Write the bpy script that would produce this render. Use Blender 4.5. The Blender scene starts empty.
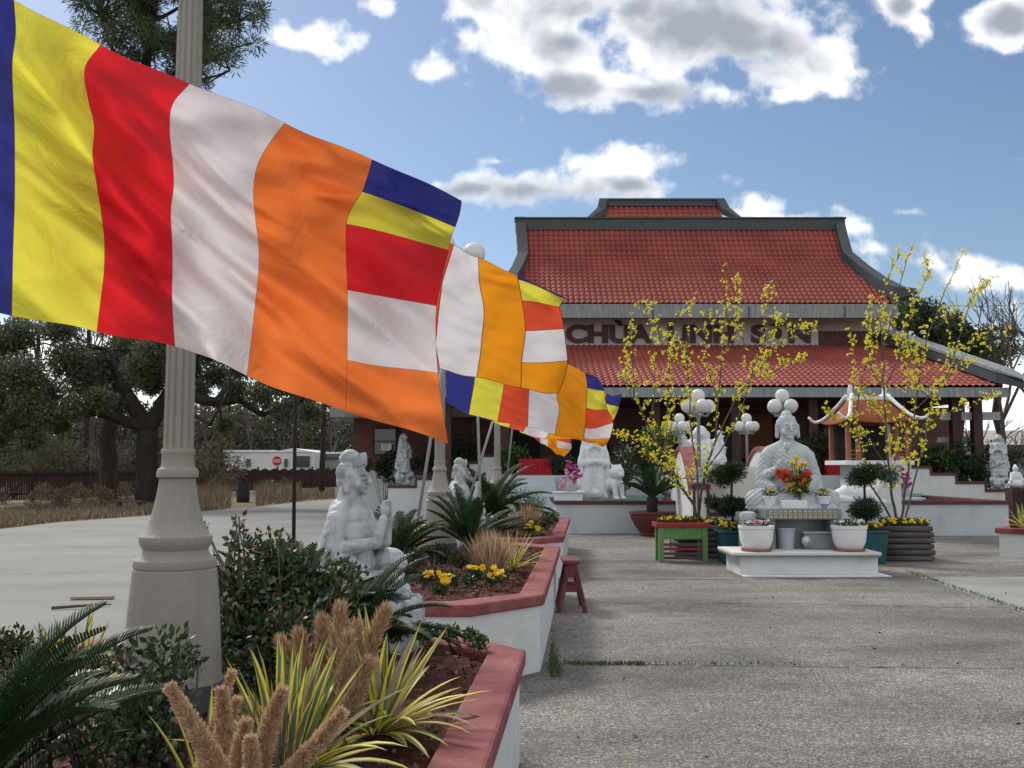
import bpy, bmesh, math, random
import numpy as np
from mathutils import Vector, Matrix
R = math.radians
rnd = random.Random(7)
scene = bpy.context.scene
COL = scene.collection

# ------------------------------------------------------------------ camera
PITCH = math.atan(83 / 1000)
cam_d = bpy.data.cameras.new('camera')
cam_d.sensor_width = 36
cam_d.lens = 36 * 1000 / 1024
cam_d.clip_end = 3000
cam_d.clip_start = 0.05
cam = bpy.data.objects.new('camera', cam_d)
COL.objects.link(cam)
cam.location = (0, 0, 1.6)
cam.rotation_euler = (math.pi / 2 + PITCH, 0, 0)
scene.camera = cam

# ------------------------------------------------------------------ sky, sun, exposure
SUN_EL, SUN_AZ = R(42), R(-38)
world = bpy.data.worlds.new("World")
scene.world = world
world.use_nodes = True
SKY_STRENGTH = 0.078
CLOUDS = [  # centre x, y, radius x, y of each cloud puff, as directions measured in thousandths
    (540, 45, 85, 62), (600, 88, 105, 24), (500, 5, 60, 25), (660, 30, 120, 60), (760, 25, 100, 55), (805, 55, 58, 42), (720, 92, 40, 18),
    (640, 5, 160, 40), (560, -60, 200, 60),
    (545, 186, 120, 22), (622, 165, 55, 24), (480, 188, 70, 14), (640, 185, 55, 12),
    (312, 40, 44, 17), (440, 64, 20, 13), (908, 2, 32, 26), (925, 25, 14, 20), (1003, 25, 46, 32), (378, 5, 14, 8),
    (745, 210, 40, 11), (790, 222, 46, 12), (860, 230, 48, 12), (880, 250, 32, 11), (930, 262, 60, 11), (975, 272, 48, 12), (905, 215, 30, 6),
    (1010, 385, 45, 60), (960, 420, 60, 30), (60, 350, 90, 30), (200, 420, 200, 30), (985, 330, 30, 8), (495, 158, 16, 6), (780, 92, 22, 8),
    (-150, 120, 160, 60), (1300, 120, 200, 70), (1250, 300, 120, 20), (200, -200, 180, 60), (900, -250, 260, 80)]


GREYS = [(700, 22, 125, 34), (610, 8, 90, 24), (770, 40, 55, 22), (560, 45, 30, 14), (545, 92, 70, 12), (650, 92, 40, 10), (550, 190, 85, 13), (470, 192, 40, 8), (625, 184, 40, 8), (1010, 22, 22, 12), (800, 226, 30, 5), (600, -70, 200, 60), (905, 8, 12, 10)]


def build_world():
    nt = world.node_tree
    nt.nodes.clear()
    N, L = nt.nodes.new, nt.links.new
    out = N('ShaderNodeOutputWorld')
    sky = N('ShaderNodeTexSky')
    sky.sky_type = 'NISHITA'
    sky.sun_disc = False
    sky.sun_elevation = SUN_EL
    sky.sun_rotation = SUN_AZ
    sky.air_density = 1.0
    sky.dust_density = 0.6
    sky.ozone_density = 1.6
    bg = N('ShaderNodeBackground')
    bg.inputs[1].default_value = SKY_STRENGTH
    tint = N('ShaderNodeMix'); tint.data_type = 'RGBA'; tint.blend_type = 'MULTIPLY'
    tint.inputs[0].default_value = 1
    tint.inputs[7].default_value = (0.96, 0.99, 1.02, 1)
    L(sky.outputs[0], tint.inputs[6]); L(tint.outputs[2], bg.inputs[0])
    tc = N('ShaderNodeTexCoord')
    sep = N('ShaderNodeSeparateXYZ'); L(tc.outputs['Generated'], sep.inputs[0])

    def M(op, a, b=None, c=None):
        n = N('ShaderNodeMath'); n.operation = op
        for i, v in enumerate((a, b, c)):
            if v is None: continue
            if isinstance(v, (int, float)): n.inputs[i].default_value = v
            else: L(v, n.inputs[i])
        return n.outputs[0]
    ay = M('MAXIMUM', M('ABSOLUTE', sep.outputs[1]), 0.12)
    a = M('DIVIDE', sep.outputs[0], ay)
    b = M('DIVIDE', sep.outputs[2], ay)
    comb = N('ShaderNodeCombineXYZ'); L(a, comb.inputs[0]); L(b, comb.inputs[1])

    def noise(scale, detail, src, rough=0.55):
        n = N('ShaderNodeTexNoise'); n.inputs['Scale'].default_value = scale
        n.inputs['Detail'].default_value = detail; n.inputs['Roughness'].default_value = rough
        L(src, n.inputs['Vector']); return n
    nz = noise(9, 5, comb.outputs[0])
    sub = N('ShaderNodeVectorMath'); sub.operation = 'SUBTRACT'
    L(nz.outputs['Color'], sub.inputs[0]); sub.inputs[1].default_value = (.5, .5, .5)
    sc = N('ShaderNodeVectorMath'); sc.operation = 'MULTIPLY'
    L(sub.outputs[0], sc.inputs[0]); sc.inputs[1].default_value = (.05, .03, 0)
    wob = N('ShaderNodeVectorMath'); wob.operation = 'ADD'
    L(comb.outputs[0], wob.inputs[0]); L(sc.outputs[0], wob.inputs[1])
    acc = None; big = None
    for i, (cx, cy, rx, ry) in enumerate(CLOUDS):
        u = (cx - 512) / 1000; v = (384 - cy) / 1000
        dy = math.cos(PITCH) - v * math.sin(PITCH); dz = math.sin(PITCH) + v * math.cos(PITCH)
        d = N('ShaderNodeVectorMath'); d.operation = 'SUBTRACT'
        L(wob.outputs[0], d.inputs[0]); d.inputs[1].default_value = (u / dy, dz / dy, 0)
        s = N('ShaderNodeVectorMath'); s.operation = 'MULTIPLY'
        L(d.outputs[0], s.inputs[0]); s.inputs[1].default_value = (1000 / rx, 1000 / ry, 0)
        ln = N('ShaderNodeVectorMath'); ln.operation = 'LENGTH'; L(s.outputs[0], ln.inputs[0])
        f = M('MULTIPLY', M('SUBTRACT', 1.0, ln.outputs['Value']), min(1.0, ry / 38.0) * .75 + .25)
        acc = f if acc is None else M('SMOOTH_MAX', acc, f, 0.15)
    n1 = noise(14, 7, comb.outputs[0], 0.52)
    n2 = noise(44, 4, comb.outputs[0], 0.5)
    det = M('ADD', M('MULTIPLY', M('SUBTRACT', n1.outputs[0], .5), 2.9), M('MULTIPLY', M('SUBTRACT', n2.outputs[0], .5), .8))
    F = M('ADD', acc, det)
    mr = N('ShaderNodeMapRange'); mr.interpolation_type = 'SMOOTHSTEP'
    L(F, mr.inputs[0]); mr.inputs[1].default_value = -0.14; mr.inputs[2].default_value = 0.50
    # thick cloud seen against the light goes grey
    n3 = noise(7, 7, wob.outputs[0], 0.5)
    g_acc = None
    for (cx, cy, rx, ry) in GREYS:
        u = (cx - 512) / 1000; v = (384 - cy) / 1000
        dy = math.cos(PITCH) - v * math.sin(PITCH); dz = math.sin(PITCH) + v * math.cos(PITCH)
        d = N('ShaderNodeVectorMath'); d.operation = 'SUBTRACT'; L(wob.outputs[0], d.inputs[0]); d.inputs[1].default_value = (u / dy, dz / dy, 0)
        s = N('ShaderNodeVectorMath'); s.operation = 'MULTIPLY'; L(d.outputs[0], s.inputs[0]); s.inputs[1].default_value = (1000 / rx, 1000 / ry, 0)
        ln = N('ShaderNodeVectorMath'); ln.operation = 'LENGTH'; L(s.outputs[0], ln.inputs[0]); f = M('SUBTRACT', 1.0, ln.outputs['Value'])
        g_acc = f if g_acc is None else M('SMOOTH_MAX', g_acc, f, 0.3)
    g2 = M('ADD', M('MULTIPLY', g_acc, .8), M('ADD', M('MULTIPLY', M('SUBTRACT', n1.outputs[0], .5), 3.4), M('MULTIPLY', M('SUBTRACT', n3.outputs[0], .5), 1.6)))
    thick_old = M('ADD', M('MULTIPLY', F, 1.0), M('ADD', M('MULTIPLY', M('SUBTRACT', n3.outputs[0], .5), 1.8), M('MULTIPLY', M('SUBTRACT', n2.outputs[0], .5), .8)))
    mt = N('ShaderNodeMapRange'); mt.interpolation_type = 'SMOOTHSTEP'
    L(g2, mt.inputs[0]); mt.inputs[1].default_value = -0.75; mt.inputs[2].default_value = 0.95
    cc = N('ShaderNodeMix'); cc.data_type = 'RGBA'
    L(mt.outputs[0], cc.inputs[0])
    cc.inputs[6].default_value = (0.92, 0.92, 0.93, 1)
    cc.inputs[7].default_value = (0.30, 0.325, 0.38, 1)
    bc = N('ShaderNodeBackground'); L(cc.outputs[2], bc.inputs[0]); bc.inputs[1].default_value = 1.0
    mix = N('ShaderNodeMixShader')
    # broad broken cloud overhead and behind the camera, added unseen for white fill
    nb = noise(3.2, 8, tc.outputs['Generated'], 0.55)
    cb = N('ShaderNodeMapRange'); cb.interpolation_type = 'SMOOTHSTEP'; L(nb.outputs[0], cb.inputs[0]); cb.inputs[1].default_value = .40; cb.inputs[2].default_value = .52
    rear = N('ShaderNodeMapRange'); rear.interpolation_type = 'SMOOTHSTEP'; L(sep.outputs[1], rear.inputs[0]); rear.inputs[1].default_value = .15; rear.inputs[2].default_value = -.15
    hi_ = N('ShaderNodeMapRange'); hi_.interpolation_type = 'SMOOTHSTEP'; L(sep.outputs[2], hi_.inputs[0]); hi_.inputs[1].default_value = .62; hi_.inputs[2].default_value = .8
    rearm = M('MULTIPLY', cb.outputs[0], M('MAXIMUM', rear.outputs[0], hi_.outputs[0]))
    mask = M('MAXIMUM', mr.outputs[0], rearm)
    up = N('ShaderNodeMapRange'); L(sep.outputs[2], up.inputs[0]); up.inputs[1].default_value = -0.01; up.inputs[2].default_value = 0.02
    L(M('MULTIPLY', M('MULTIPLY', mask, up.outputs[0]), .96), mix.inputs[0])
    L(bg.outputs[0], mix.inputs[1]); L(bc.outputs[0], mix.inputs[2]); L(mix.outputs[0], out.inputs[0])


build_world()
sun_d = bpy.data.lights.new('sun', 'SUN')
sun_d.energy = 2.3
sun_d.angle = R(14)
sun_d.color = (1, .94, .84)
sun = bpy.data.objects.new('sun', sun_d)
COL.objects.link(sun)
sd = Vector((math.sin(SUN_AZ) * math.cos(SUN_EL), math.cos(SUN_AZ) * math.cos(SUN_EL), math.sin(SUN_EL)))
sun.rotation_euler = sd.to_track_quat('Z', 'Y').to_euler()
sun.location = (0, 0, 40)
vs = scene.view_settings
vs.view_transform = 'Standard'; vs.look = 'None'; vs.gamma = 1; vs.use_curve_mapping = False
vs.exposure = 0.44
scene.cycles.max_bounces = 6
scene.cycles.transparent_max_bounces = 8


# ------------------------------------------------------------------ helpers
def pt(px, py, Y):
    u = (px - 512) / 1000; v = (384 - py) / 1000
    dy = math.cos(PITCH) - v * math.sin(PITCH); dz = math.sin(PITCH) + v * math.cos(PITCH)
    return Vector((u / dy * Y, Y, 1.6 + dz / dy * Y))


def gp(px, py, z=0.0):
    u = (px - 512) / 1000; v = (384 - py) / 1000
    dy = math.cos(PITCH) - v * math.sin(PITCH); dz = math.sin(PITCH) + v * math.cos(PITCH)
    t = (z - 1.6) / dz
    return Vector((u * t, dy * t, z))


def mat(name, col, rough=.7, var=.15, scale=6., bump=0., bscale=40., col2=None, trans=0., spec=.3, metal=0., stretch=(1, 1, 1), detail=6, thr=None):
    m = bpy.data.materials.new(name); m.use_nodes = True
    nt = m.node_tree; N, L = nt.nodes.new, nt.links.new
    b = nt.nodes['Principled BSDF']
    b.inputs['Roughness'].default_value = rough
    b.inputs['Specular IOR Level'].default_value = spec
    b.inputs['Metallic'].default_value = metal
    tc = N('ShaderNodeTexCoord'); mp = N('ShaderNodeMapping'); mp.inputs['Scale'].default_value = stretch
    L(tc.outputs['Object'], mp.inputs[0])
    nz = N('ShaderNodeTexNoise'); nz.inputs['Scale'].default_value = scale; nz.inputs['Detail'].default_value = detail
    nz.inputs['Roughness'].default_value = .6
    L(mp.outputs[0], nz.inputs['Vector'])
    cr = N('ShaderNodeMapRange'); L(nz.outputs[0], cr.inputs[0])
    lo, hi = thr if thr else (.3, .7)
    cr.inputs[1].default_value = lo; cr.inputs[2].default_value = hi
    mx = N('ShaderNodeMix'); mx.data_type = 'RGBA'; L(cr.outputs[0], mx.inputs[0])
    c1 = tuple(c * (1 - var) for c in col) + (1,)
    c2 = (tuple(col2) if col2 else tuple(min(1, c * (1 + var)) for c in col)) + (1,)
    if col2: c1 = tuple(col) + (1,)
    mx.inputs[6].default_value = c1; mx.inputs[7].default_value = c2
    L(mx.outputs[2], b.inputs['Base Color'])
    if bump:
        n2 = N('ShaderNodeTexNoise'); n2.inputs['Scale'].default_value = bscale; n2.inputs['Detail'].default_value = 5
        L(mp.outputs[0], n2.inputs['Vector'])
        bp = N('ShaderNodeBump'); bp.inputs['Strength'].default_value = bump; bp.inputs['Distance'].default_value = .02
        L(n2.outputs[0], bp.inputs['Height']); L(bp.outputs[0], b.inputs['Normal'])
    if trans:
        t = N('ShaderNodeBsdfTranslucent'); L(mx.outputs[2], t.inputs[0])
        ms = N('ShaderNodeMixShader'); ms.inputs[0].default_value = trans
        L(b.outputs[0], ms.inputs[1]); L(t.outputs[0], ms.inputs[2])
        L(ms.outputs[0], nt.nodes['Material Output'].inputs[0])
    return m


class MB:
    def __init__(s): s.v = []; s.f = []; s.m = []

    def add(s, vs_, fs, mi=0):
        o = len(s.v); s.v.extend([tuple(v) for v in vs_])
        for f in fs: s.f.append(tuple(i + o for i in f)); s.m.append(mi)
        return s

    def box(s, x0, x1, y0, y1, z0, z1, mi=0, rz=0, c=None):
        vs_ = [(x, y, z) for z in (z0, z1) for x, y in ((x0, y0), (x1, y0), (x1, y1), (x0, y1))]
        if rz:
            cx, cy = c or ((x0 + x1) / 2, (y0 + y1) / 2); C_, S_ = math.cos(rz), math.sin(rz)
            vs_ = [(cx + (x - cx) * C_ - (y - cy) * S_, cy + (x - cx) * S_ + (y - cy) * C_, z) for x, y, z in vs_]
        return s.add(vs_, [(3, 2, 1, 0), (4, 5, 6, 7), (0, 1, 5, 4), (1, 2, 6, 5), (2, 3, 7, 6), (3, 0, 4, 7)], mi)

    def bar(s, a, b, w, h, mi=0):
        a = Vector(a); b = Vector(b); d = (b - a).normalized()
        side = d.cross(Vector((0, 0, 1)))
        if side.length < .01: side = Vector((1, 0, 0))
        side.normalize(); up = side.cross(d)
        vs_ = []
        for p in (a, b):
            for i, j in ((-1, -1), (1, -1), (1, 1), (-1, 1)): vs_.append(p + side * (i * w / 2) + up * (j * h / 2))
        return s.add(vs_, [(3, 2, 1, 0), (4, 5, 6, 7), (0, 1, 5, 4), (1, 2, 6, 5), (2, 3, 7, 6), (3, 0, 4, 7)], mi)

    def tube(s, path, rad, n=8, mi=0, caps=True):
        path = [Vector(p) for p in path]
        if not isinstance(rad, (list, tuple)): rad = [rad] * len(path)
        o = len(s.v); ref = Vector((0.3, 0.2, 1)).normalized()
        for i, p in enumerate(path):
            d = (path[min(i + 1, len(path) - 1)] - path[max(i - 1, 0)])
            d = d.normalized() if d.length > 1e-9 else Vector((0, 0, 1))
            a = d.cross(ref)
            if a.length < .05: a = d.cross(Vector((1, 0, 0)))
            a.normalize(); b = d.cross(a)
            for k in range(n):
                t = 2 * math.pi * k / n
                s.v.append(tuple(p + (a * math.cos(t) + b * math.sin(t)) * rad[i]))
        for i in range(len(path) - 1):
            for k in range(n):
                k2 = (k + 1) % n
                s.f.append((o + i * n + k, o + (i + 1) * n + k, o + (i + 1) * n + k2, o + i * n + k2)); s.m.append(mi)
        if caps:
            s.f.append(tuple(o + k for k in range(n))); s.m.append(mi)
            s.f.append(tuple(o + (len(path) - 1) * n + k for k in range(n - 1, -1, -1))); s.m.append(mi)
        return s

    def lathe(s, prof, c=(0, 0, 0), n=24, mi=0, flute=None, sx=1, sy=1):
        o = len(s.v)
        for (r, z) in prof:
            for k in range(n):
                t = 2 * math.pi * k / n
                rr = r * (1 + (flute(t, z) if flute else 0))
                s.v.append((c[0] + rr * math.cos(t) * sx, c[1] + rr * math.sin(t) * sy, c[2] + z))
        for i in range(len(prof) - 1):
            for k in range(n):
                k2 = (k + 1) % n
                s.f.append((o + i * n + k, o + i * n + k2, o + (i + 1) * n + k2, o + (i + 1) * n + k)); s.m.append(mi)
        s.f.append(tuple(o + k for k in range(n - 1, -1, -1))); s.m.append(mi)
        s.f.append(tuple(o + (len(prof) - 1) * n + k for k in range(n))); s.m.append(mi)
        return s

    def ell(s, c, r, seg=12, rings=8, mi=0, M=None):
        if not isinstance(r, (tuple, list)): r = (r, r, r)
        o = len(s.v); c = Vector(c)
        pts = [Vector((0, 0, -r[2]))]
        for i in range(1, rings):
            a = -math.pi / 2 + math.pi * i / rings
            for k in range(seg):
                t = 2 * math.pi * k / seg
                pts.append(Vector((r[0] * math.cos(a) * math.cos(t), r[1] * math.cos(a) * math.sin(t), r[2] * math.sin(a))))
        pts.append(Vector((0, 0, r[2])))
        for p in pts:
            if M is not None: p = M @ p
            s.v.append(tuple(c + p))
        for k in range(seg):
            k2 = (k + 1) % seg
            s.f.append((o, o + 1 + k2, o + 1 + k)); s.m.append(mi)
            for i in range(rings - 2):
                a = o + 1 + i * seg
                s.f.append((a + k, a + k2, a + seg + k2, a + seg + k)); s.m.append(mi)
            e = o + 1 + (rings - 2) * seg
            s.f.append((e + k, e + k2, o + len(pts) - 1)); s.m.append(mi)
        return s

    def cap(s, a, b, ra, rb, mi=0):   # capsule
        s.ell(a, ra, mi=mi); s.ell(b, rb, mi=mi); s.tube([a, b], [ra, rb], 12, mi); return s

    def prism(s, poly, z0, z1, mi=0):
        n = len(poly)
        vs_ = [(p[0], p[1], z0) for p in poly] + [(p[0], p[1], z1) for p in poly]
        return s.add(vs_, [tuple(range(n - 1, -1, -1)), tuple(range(n, 2 * n))] + [(i, (i + 1) % n, n + (i + 1) % n, n + i) for i in range(n)], mi)

    def build(s, name, mats, parent=None, base=None, smooth=False, bevel=0, auto=False):
        me = bpy.data.meshes.new(name)
        off = Vector(parent_loc(parent)) if parent is not None else Vector(base or (0, 0, 0))
        me.from_pydata([(v[0] - off[0], v[1] - off[1], v[2] - off[2]) for v in s.v], [], s.f)
        if not isinstance(mats, (list, tuple)): mats = [mats]
        for m in mats: me.materials.append(m)
        me.polygons.foreach_set('material_index', s.m)
        if smooth: me.polygons.foreach_set('use_smooth', [True] * len(me.polygons))
        me.update()
        o = bpy.data.objects.new(name, me); COL.objects.link(o)
        if parent is not None: o.parent = parent
        else: o.location = off
        if auto:
            me.polygons.foreach_set('use_smooth', [True] * len(me.polygons))
            me.set_sharp_from_angle(angle=R(35))
        if bevel:
            md = o.modifiers.new('bevel', 'BEVEL'); md.width = bevel; md.segments = 2; md.limit_method = 'ANGLE'
        return o


def parent_loc(p):
    l = Vector((0, 0, 0))
    while p is not None: l += p.location; p = p.parent
    return l


def tag(o, label=None, cat=None, group=None, kind=None):
    if label: o['label'] = label
    if cat: o['category'] = cat
    if group: o['group'] = group
    if kind: o['kind'] = kind
    return o


def thing(name, loc, label, cat, group=None):
    o = bpy.data.objects.new(name, None); COL.objects.link(o); o.location = loc; o.empty_display_size = .1
    return tag(o, label, cat, group)


def copy_tree(o, loc=None, label=None, rz=None, sc=None, parent=None):
    c = o.copy(); COL.objects.link(c)
    if parent is not None: c.parent = parent
    if loc is not None: c.location = loc
    if rz is not None: c.rotation_euler.z = rz
    if sc is not None: c.scale = (sc, sc, sc)
    if label: c['label'] = label
    for ch in list(o.children):
        copy_tree(ch, parent=c)
    return c


def leaf_mesh(mb, P, Nn, size, aspect=.5, mi=None, nm=1, rs=None, fold=0.0):
    """add one diamond leaf per point P, random orientation biased by direction Nn (or None)"""
    rs = rs or np.random.RandomState(1)
    n = len(P)
    d = rs.normal(size=(n, 3)) if Nn is None else Nn + rs.normal(size=(n, 3)) * .5
    d /= np.linalg.norm(d, axis=1)[:, None] + 1e-9
    r = rs.normal(size=(n, 3)); s_ = np.cross(d, r); s_ /= np.linalg.norm(s_, axis=1)[:, None] + 1e-9
    L_ = size * rs.uniform(.6, 1.3, n)[:, None]
    a = P; c = P + d * L_; m_ = P + d * L_ * .45
    b = m_ + s_ * L_ * aspect * .5; e = m_ - s_ * L_ * aspect * .5
    V = np.stack([a, b, c, e], 1).reshape(-1, 3)
    o = len(mb.v); mb.v.extend(map(tuple, V.tolist()))
    ms = rs.randint(0, nm, n) if mi is None else [mi] * n
    for i in range(n):
        mb.f.append((o + 4 * i, o + 4 * i + 1, o + 4 * i + 2, o + 4 * i + 3)); mb.m.append(int(ms[i]))


def clump_points(centres, radii, n, rs, shell=.55, flat=1.0):
    cs = np.array(centres, float); rr = np.array(radii, float)
    w = rr ** 2; w = w / w.sum()
    idx = rs.choice(len(cs), n, p=w)
    d = rs.normal(size=(n, 3)); d /= np.linalg.norm(d, axis=1)[:, None]
    t = shell + (1 - shell) * rs.uniform(0, 1, n) ** .8
    t *= rs.uniform(.75, 1.12, n)
    P = cs[idx] + d * (rr[idx] * t)[:, None] * np.array([1, 1, flat])
    return P, d


def fused(mb, voxel, smooth=2, fold=None):
    """fuse overlapping closed shapes into one continuous skin (voxel remesh)"""
    me = bpy.data.meshes.new('tmp'); me.from_pydata(mb.v, [], mb.f); me.update()
    o = bpy.data.objects.new('tmp', me); COL.objects.link(o)
    r = o.modifiers.new('r', 'REMESH'); r.mode = 'VOXEL'; r.voxel_size = voxel
    if smooth:
        s_ = o.modifiers.new('s', 'SMOOTH'); s_.factor = .5; s_.iterations = smooth
    dg = bpy.context.evaluated_depsgraph_get()
    ev = o.evaluated_get(dg); m2 = bpy.data.meshes.new_from_object(ev)
    n = len(m2.vertices)
    co = np.empty(n * 3); no = np.empty(n * 3)
    m2.vertices.foreach_get('co', co); m2.vertices.foreach_get('normal', no)
    co = co.reshape(-1, 3); no = no.reshape(-1, 3)
    if fold is not None:
        co = co + no * fold(co, no)[:, None]
    out = MB(); out.v = [tuple(c) for c in co.tolist()]
    out.f = [tuple(p.vertices) for p in m2.polygons]; out.m = [0] * len(out.f)
    bpy.data.objects.remove(o); bpy.data.meshes.remove(me); bpy.data.meshes.remove(m2)
    return out


def xf(mb, loc=(0, 0, 0), rz=0, sc=1):
    C_, S_ = math.cos(rz), math.sin(rz)
    mb.v = [(loc[0] + sc * (x * C_ - y * S_), loc[1] + sc * (x * S_ + y * C_), loc[2] + sc * z) for x, y, z in mb.v]
    return mb


# ------------------------------------------------------------------ materials
M_ = {}
M_['white_wall'] = mat('white_stucco', (.63, .64, .63), .85, .08, 2.2, .25, 45, col2=(.50, .50, .48), thr=(.52, .8), detail=9)
M_['wall_grey'] = mat('grey_stucco', (.50, .54, .56), .85, .08, 2, .15, 60, col2=(.38, .41, .42), thr=(.5, .8), stretch=(1, 1, .4), detail=9)
M_['maroon'] = mat('maroon_concrete', (.20, .050, .052), .7, .15, 5, .35, 60, col2=(.30, .11, .105), thr=(.4, .72), detail=10)
M_['stool'] = mat('worn_stool_paint', (.13, .035, .04), .7, .2, 9, .3, 60, col2=(.20, .08, .08), thr=(.45, .75))
M_['maroon_dark'] = mat('dark_maroon', (.10, .03, .032), .6, .2, 5)
M_['tile'] = mat('red_tile', (.21, .043, .034), .65, .2, .7, .1, 30, col2=(.32, .075, .056), spec=.25, detail=10)
M_['gutter'] = mat('weathered_gutter', (.15, .16, .16), .6, .2, 4, 0, col2=(.32, .34, .345), stretch=(5, 1, .5), detail=9)
M_['ridge'] = mat('grey_ridge_metal', (.065, .075, .082), .6, .15, 5)
M_['beige'] = mat('beige_board', (.40, .37, .345), .8, .08, 3, .1)
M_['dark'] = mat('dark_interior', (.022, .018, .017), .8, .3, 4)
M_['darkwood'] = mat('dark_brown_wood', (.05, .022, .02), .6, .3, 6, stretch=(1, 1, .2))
M_['brick'] = None
M_['concrete'] = mat('lamp_concrete', (.28, .265, .235), .8, .1, 5, .25, 90, col2=(.36, .345, .305), stretch=(1, 1, .4))
M_['marble'] = mat('grey_veined_marble', (.27, .295, .32), .55, .1, 7, .2, 60, col2=(.50, .52, .535), thr=(.36, .54))
M_['marble2'] = mat('pale_marble', (.40, .44, .46), .6, .05, 4, .12, 60, col2=(.53, .57, .58))
M_['whitestone'] = mat('white_stone', (.60, .65, .68), .6, .06, 5, .2, 40, col2=(.75, .77, .78))
M_['white'] = mat('white_paint', (.72, .72, .72), .5, .05, 3)
M_['globe'] = mat('white_globe_glass', (.80, .80, .79), .25, .03, 3, spec=.5, trans=.25)
M_['greymetal'] = mat('grey_painted_metal', (.33, .36, .37), .5, .1, 6)
M_['pole'] = mat('galvanised_pole', (.30, .30, .31), .5, .15, 6)
M_['blackpole'] = mat('dark_pole', (.02, .02, .022), .6, .2, 6)
M_['bark'] = mat('dark_bark', (.035, .028, .024), .95, .3, 6, .8, 12, stretch=(1, 1, .25))
M_['pinebark'] = mat('pine_bark', (.055, .042, .036), .95, .35, 5, .8, 9, stretch=(1, 1, .3))
M_['twig'] = mat('grey_twig', (.10, .08, .07), .9, .25, 5)
M_['oak1'] = mat('oak_leaf', (.095, .11, .065), .8, .3, 3, trans=.35)
M_['oak2'] = mat('oak_leaf_light', (.14, .15, .09), .8, .3, 3, trans=.2)
M_['pine1'] = mat('pine_needle', (.075, .105, .04), .8, .3, 3, trans=.3)
M_['leaf1'] = mat('shrub_leaf_dark', (.028, .050, .018), .5, .3, 30, trans=.25, spec=.4)
M_['leaf2'] = mat('shrub_leaf', (.05, .085, .03), .45, .3, 30, trans=.2, spec=.5)
M_['leaf3'] = mat('bright_leaf', (.07, .14, .03), .5, .3, 30, trans=.25)
M_['leafpale'] = mat('glossy_pale_leaf', (.13, .17, .12), .35, .25, 30, spec=.8)
M_['reddish'] = mat('reddish_leaf', (.14, .03, .02), .6, .3, 30, trans=.2)
M_['cycad'] = mat('cycad_green', (.024, .050, .018), .55, .3, 8, trans=.12, spec=.22)
M_['cycad2'] = mat('cycad_edge', (.06, .12, .05), .45, .3, 8, trans=.1, spec=.6)
M_['yuccaY'] = mat('yucca_yellow', (.78, .66, .11), .5, .2, 6, trans=.25, spec=.4)
M_['yuccaG'] = mat('yucca_green', (.12, .19, .085), .5, .2, 6, trans=.15, spec=.4)
M_['plume'] = mat('tan_plume', (.48, .32, .19), .95, .25, 60, .5, 150)
M_['plume2'] = mat('tan_plume_light', (.62, .44, .28), .95, .25, 60, trans=.2)
M_['straw'] = mat('straw', (.36, .29, .20), .9, .25, 30, trans=.2)
M_['dry'] = mat('dry_grass', (.20, .15, .105), .95, .3, 8, trans=.2)
M_['drygreen'] = mat('dry_green', (.09, .10, .035), .95, .3, 8, trans=.2)
M_['yellowf'] = mat('yellow_petal', (.80, .56, .02), .6, .15, 30, trans=.3)
M_['mai'] = mat('mai_blossom', (.92, .82, .08), .6, .12, 8, trans=.45)
M_['maigreen'] = mat('mai_young_leaf', (.62, .62, .10), .6, .25, 8, trans=.3)
M_['redf'] = mat('red_petal', (.50, .05, .02), .6, .2, 30, trans=.2)
M_['orangef'] = mat('orange_petal', (.75, .24, .02), .6, .2, 30, trans=.3)
M_['pinkf'] = mat('pink_petal', (.75, .35, .48), .6, .15, 30, trans=.3)
M_['magentaf'] = mat('magenta_petal', (.55, .07, .32), .6, .15, 30, trans=.3)
M_['whitef'] = mat('white_petal', (.75, .72, .74), .6, .1, 30, trans=.3)
M_['terracotta'] = mat('terracotta', (.30, .12, .07), .8, .15, 8)
M_['bowl'] = mat('maroon_bowl_glaze', (.13, .035, .03), .5, .2, 8)
M_['teal'] = mat('teal_glaze', (.02, .085, .105), .4, .15, 6)
M_['poolteal'] = mat('teal_paint', (.20, .34, .31), .7, .15, 6)
M_['green'] = mat('green_paint', (.13, .27, .09), .7, .2, 12, .2, 50)
M_['redpaint'] = mat('red_paint', (.30, .03, .035), .6, .2, 10)
M_['wood'] = mat('weathered_timber', (.055, .048, .045), .9, .3, 6, .8, 50, col2=(.16, .145, .14), stretch=(.3, 1, 3))
M_['redcloth'] = mat('red_cloth', (.30, .01, .018), .85, .15, 5)
M_['granite'] = mat('grey_granite', (.20, .22, .215), .4, .15, 12, .1, 80)
M_['glass'] = mat('dark_window', (.03, .035, .04), .15, .1, 3, spec=.8)
M_['soil'] = mat('mulch_soil', (.07, .028, .02), .95, .35, 30, .9, 60)


def brick_mat():
    m = bpy.data.materials.new('red_brick'); m.use_nodes = True
    nt = m.node_tree; N, L = nt.nodes.new, nt.links.new; b = nt.nodes['Principled BSDF']
    tc = N('ShaderNodeTexCoord'); mp = N('ShaderNodeMapping'); mp.inputs['Rotation'].default_value = (R(90), 0, 0)
    L(tc.outputs['Object'], mp.inputs[0])
    br = N('ShaderNodeTexBrick'); br.inputs['Scale'].default_value = 4
    br.inputs['Color1'].default_value = (.15, .045, .035, 1); br.inputs['Color2'].default_value = (.10, .032, .028, 1)
    br.inputs['Mortar'].default_value = (.16, .12, .11, 1); br.inputs['Mortar Size'].default_value = .012
    L(mp.outputs[0], br.inputs[0]); L(br.outputs[0], b.inputs['Base Color']); b.inputs['Roughness'].default_value = .85
    return m


M_['brick'] = brick_mat()


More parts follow.
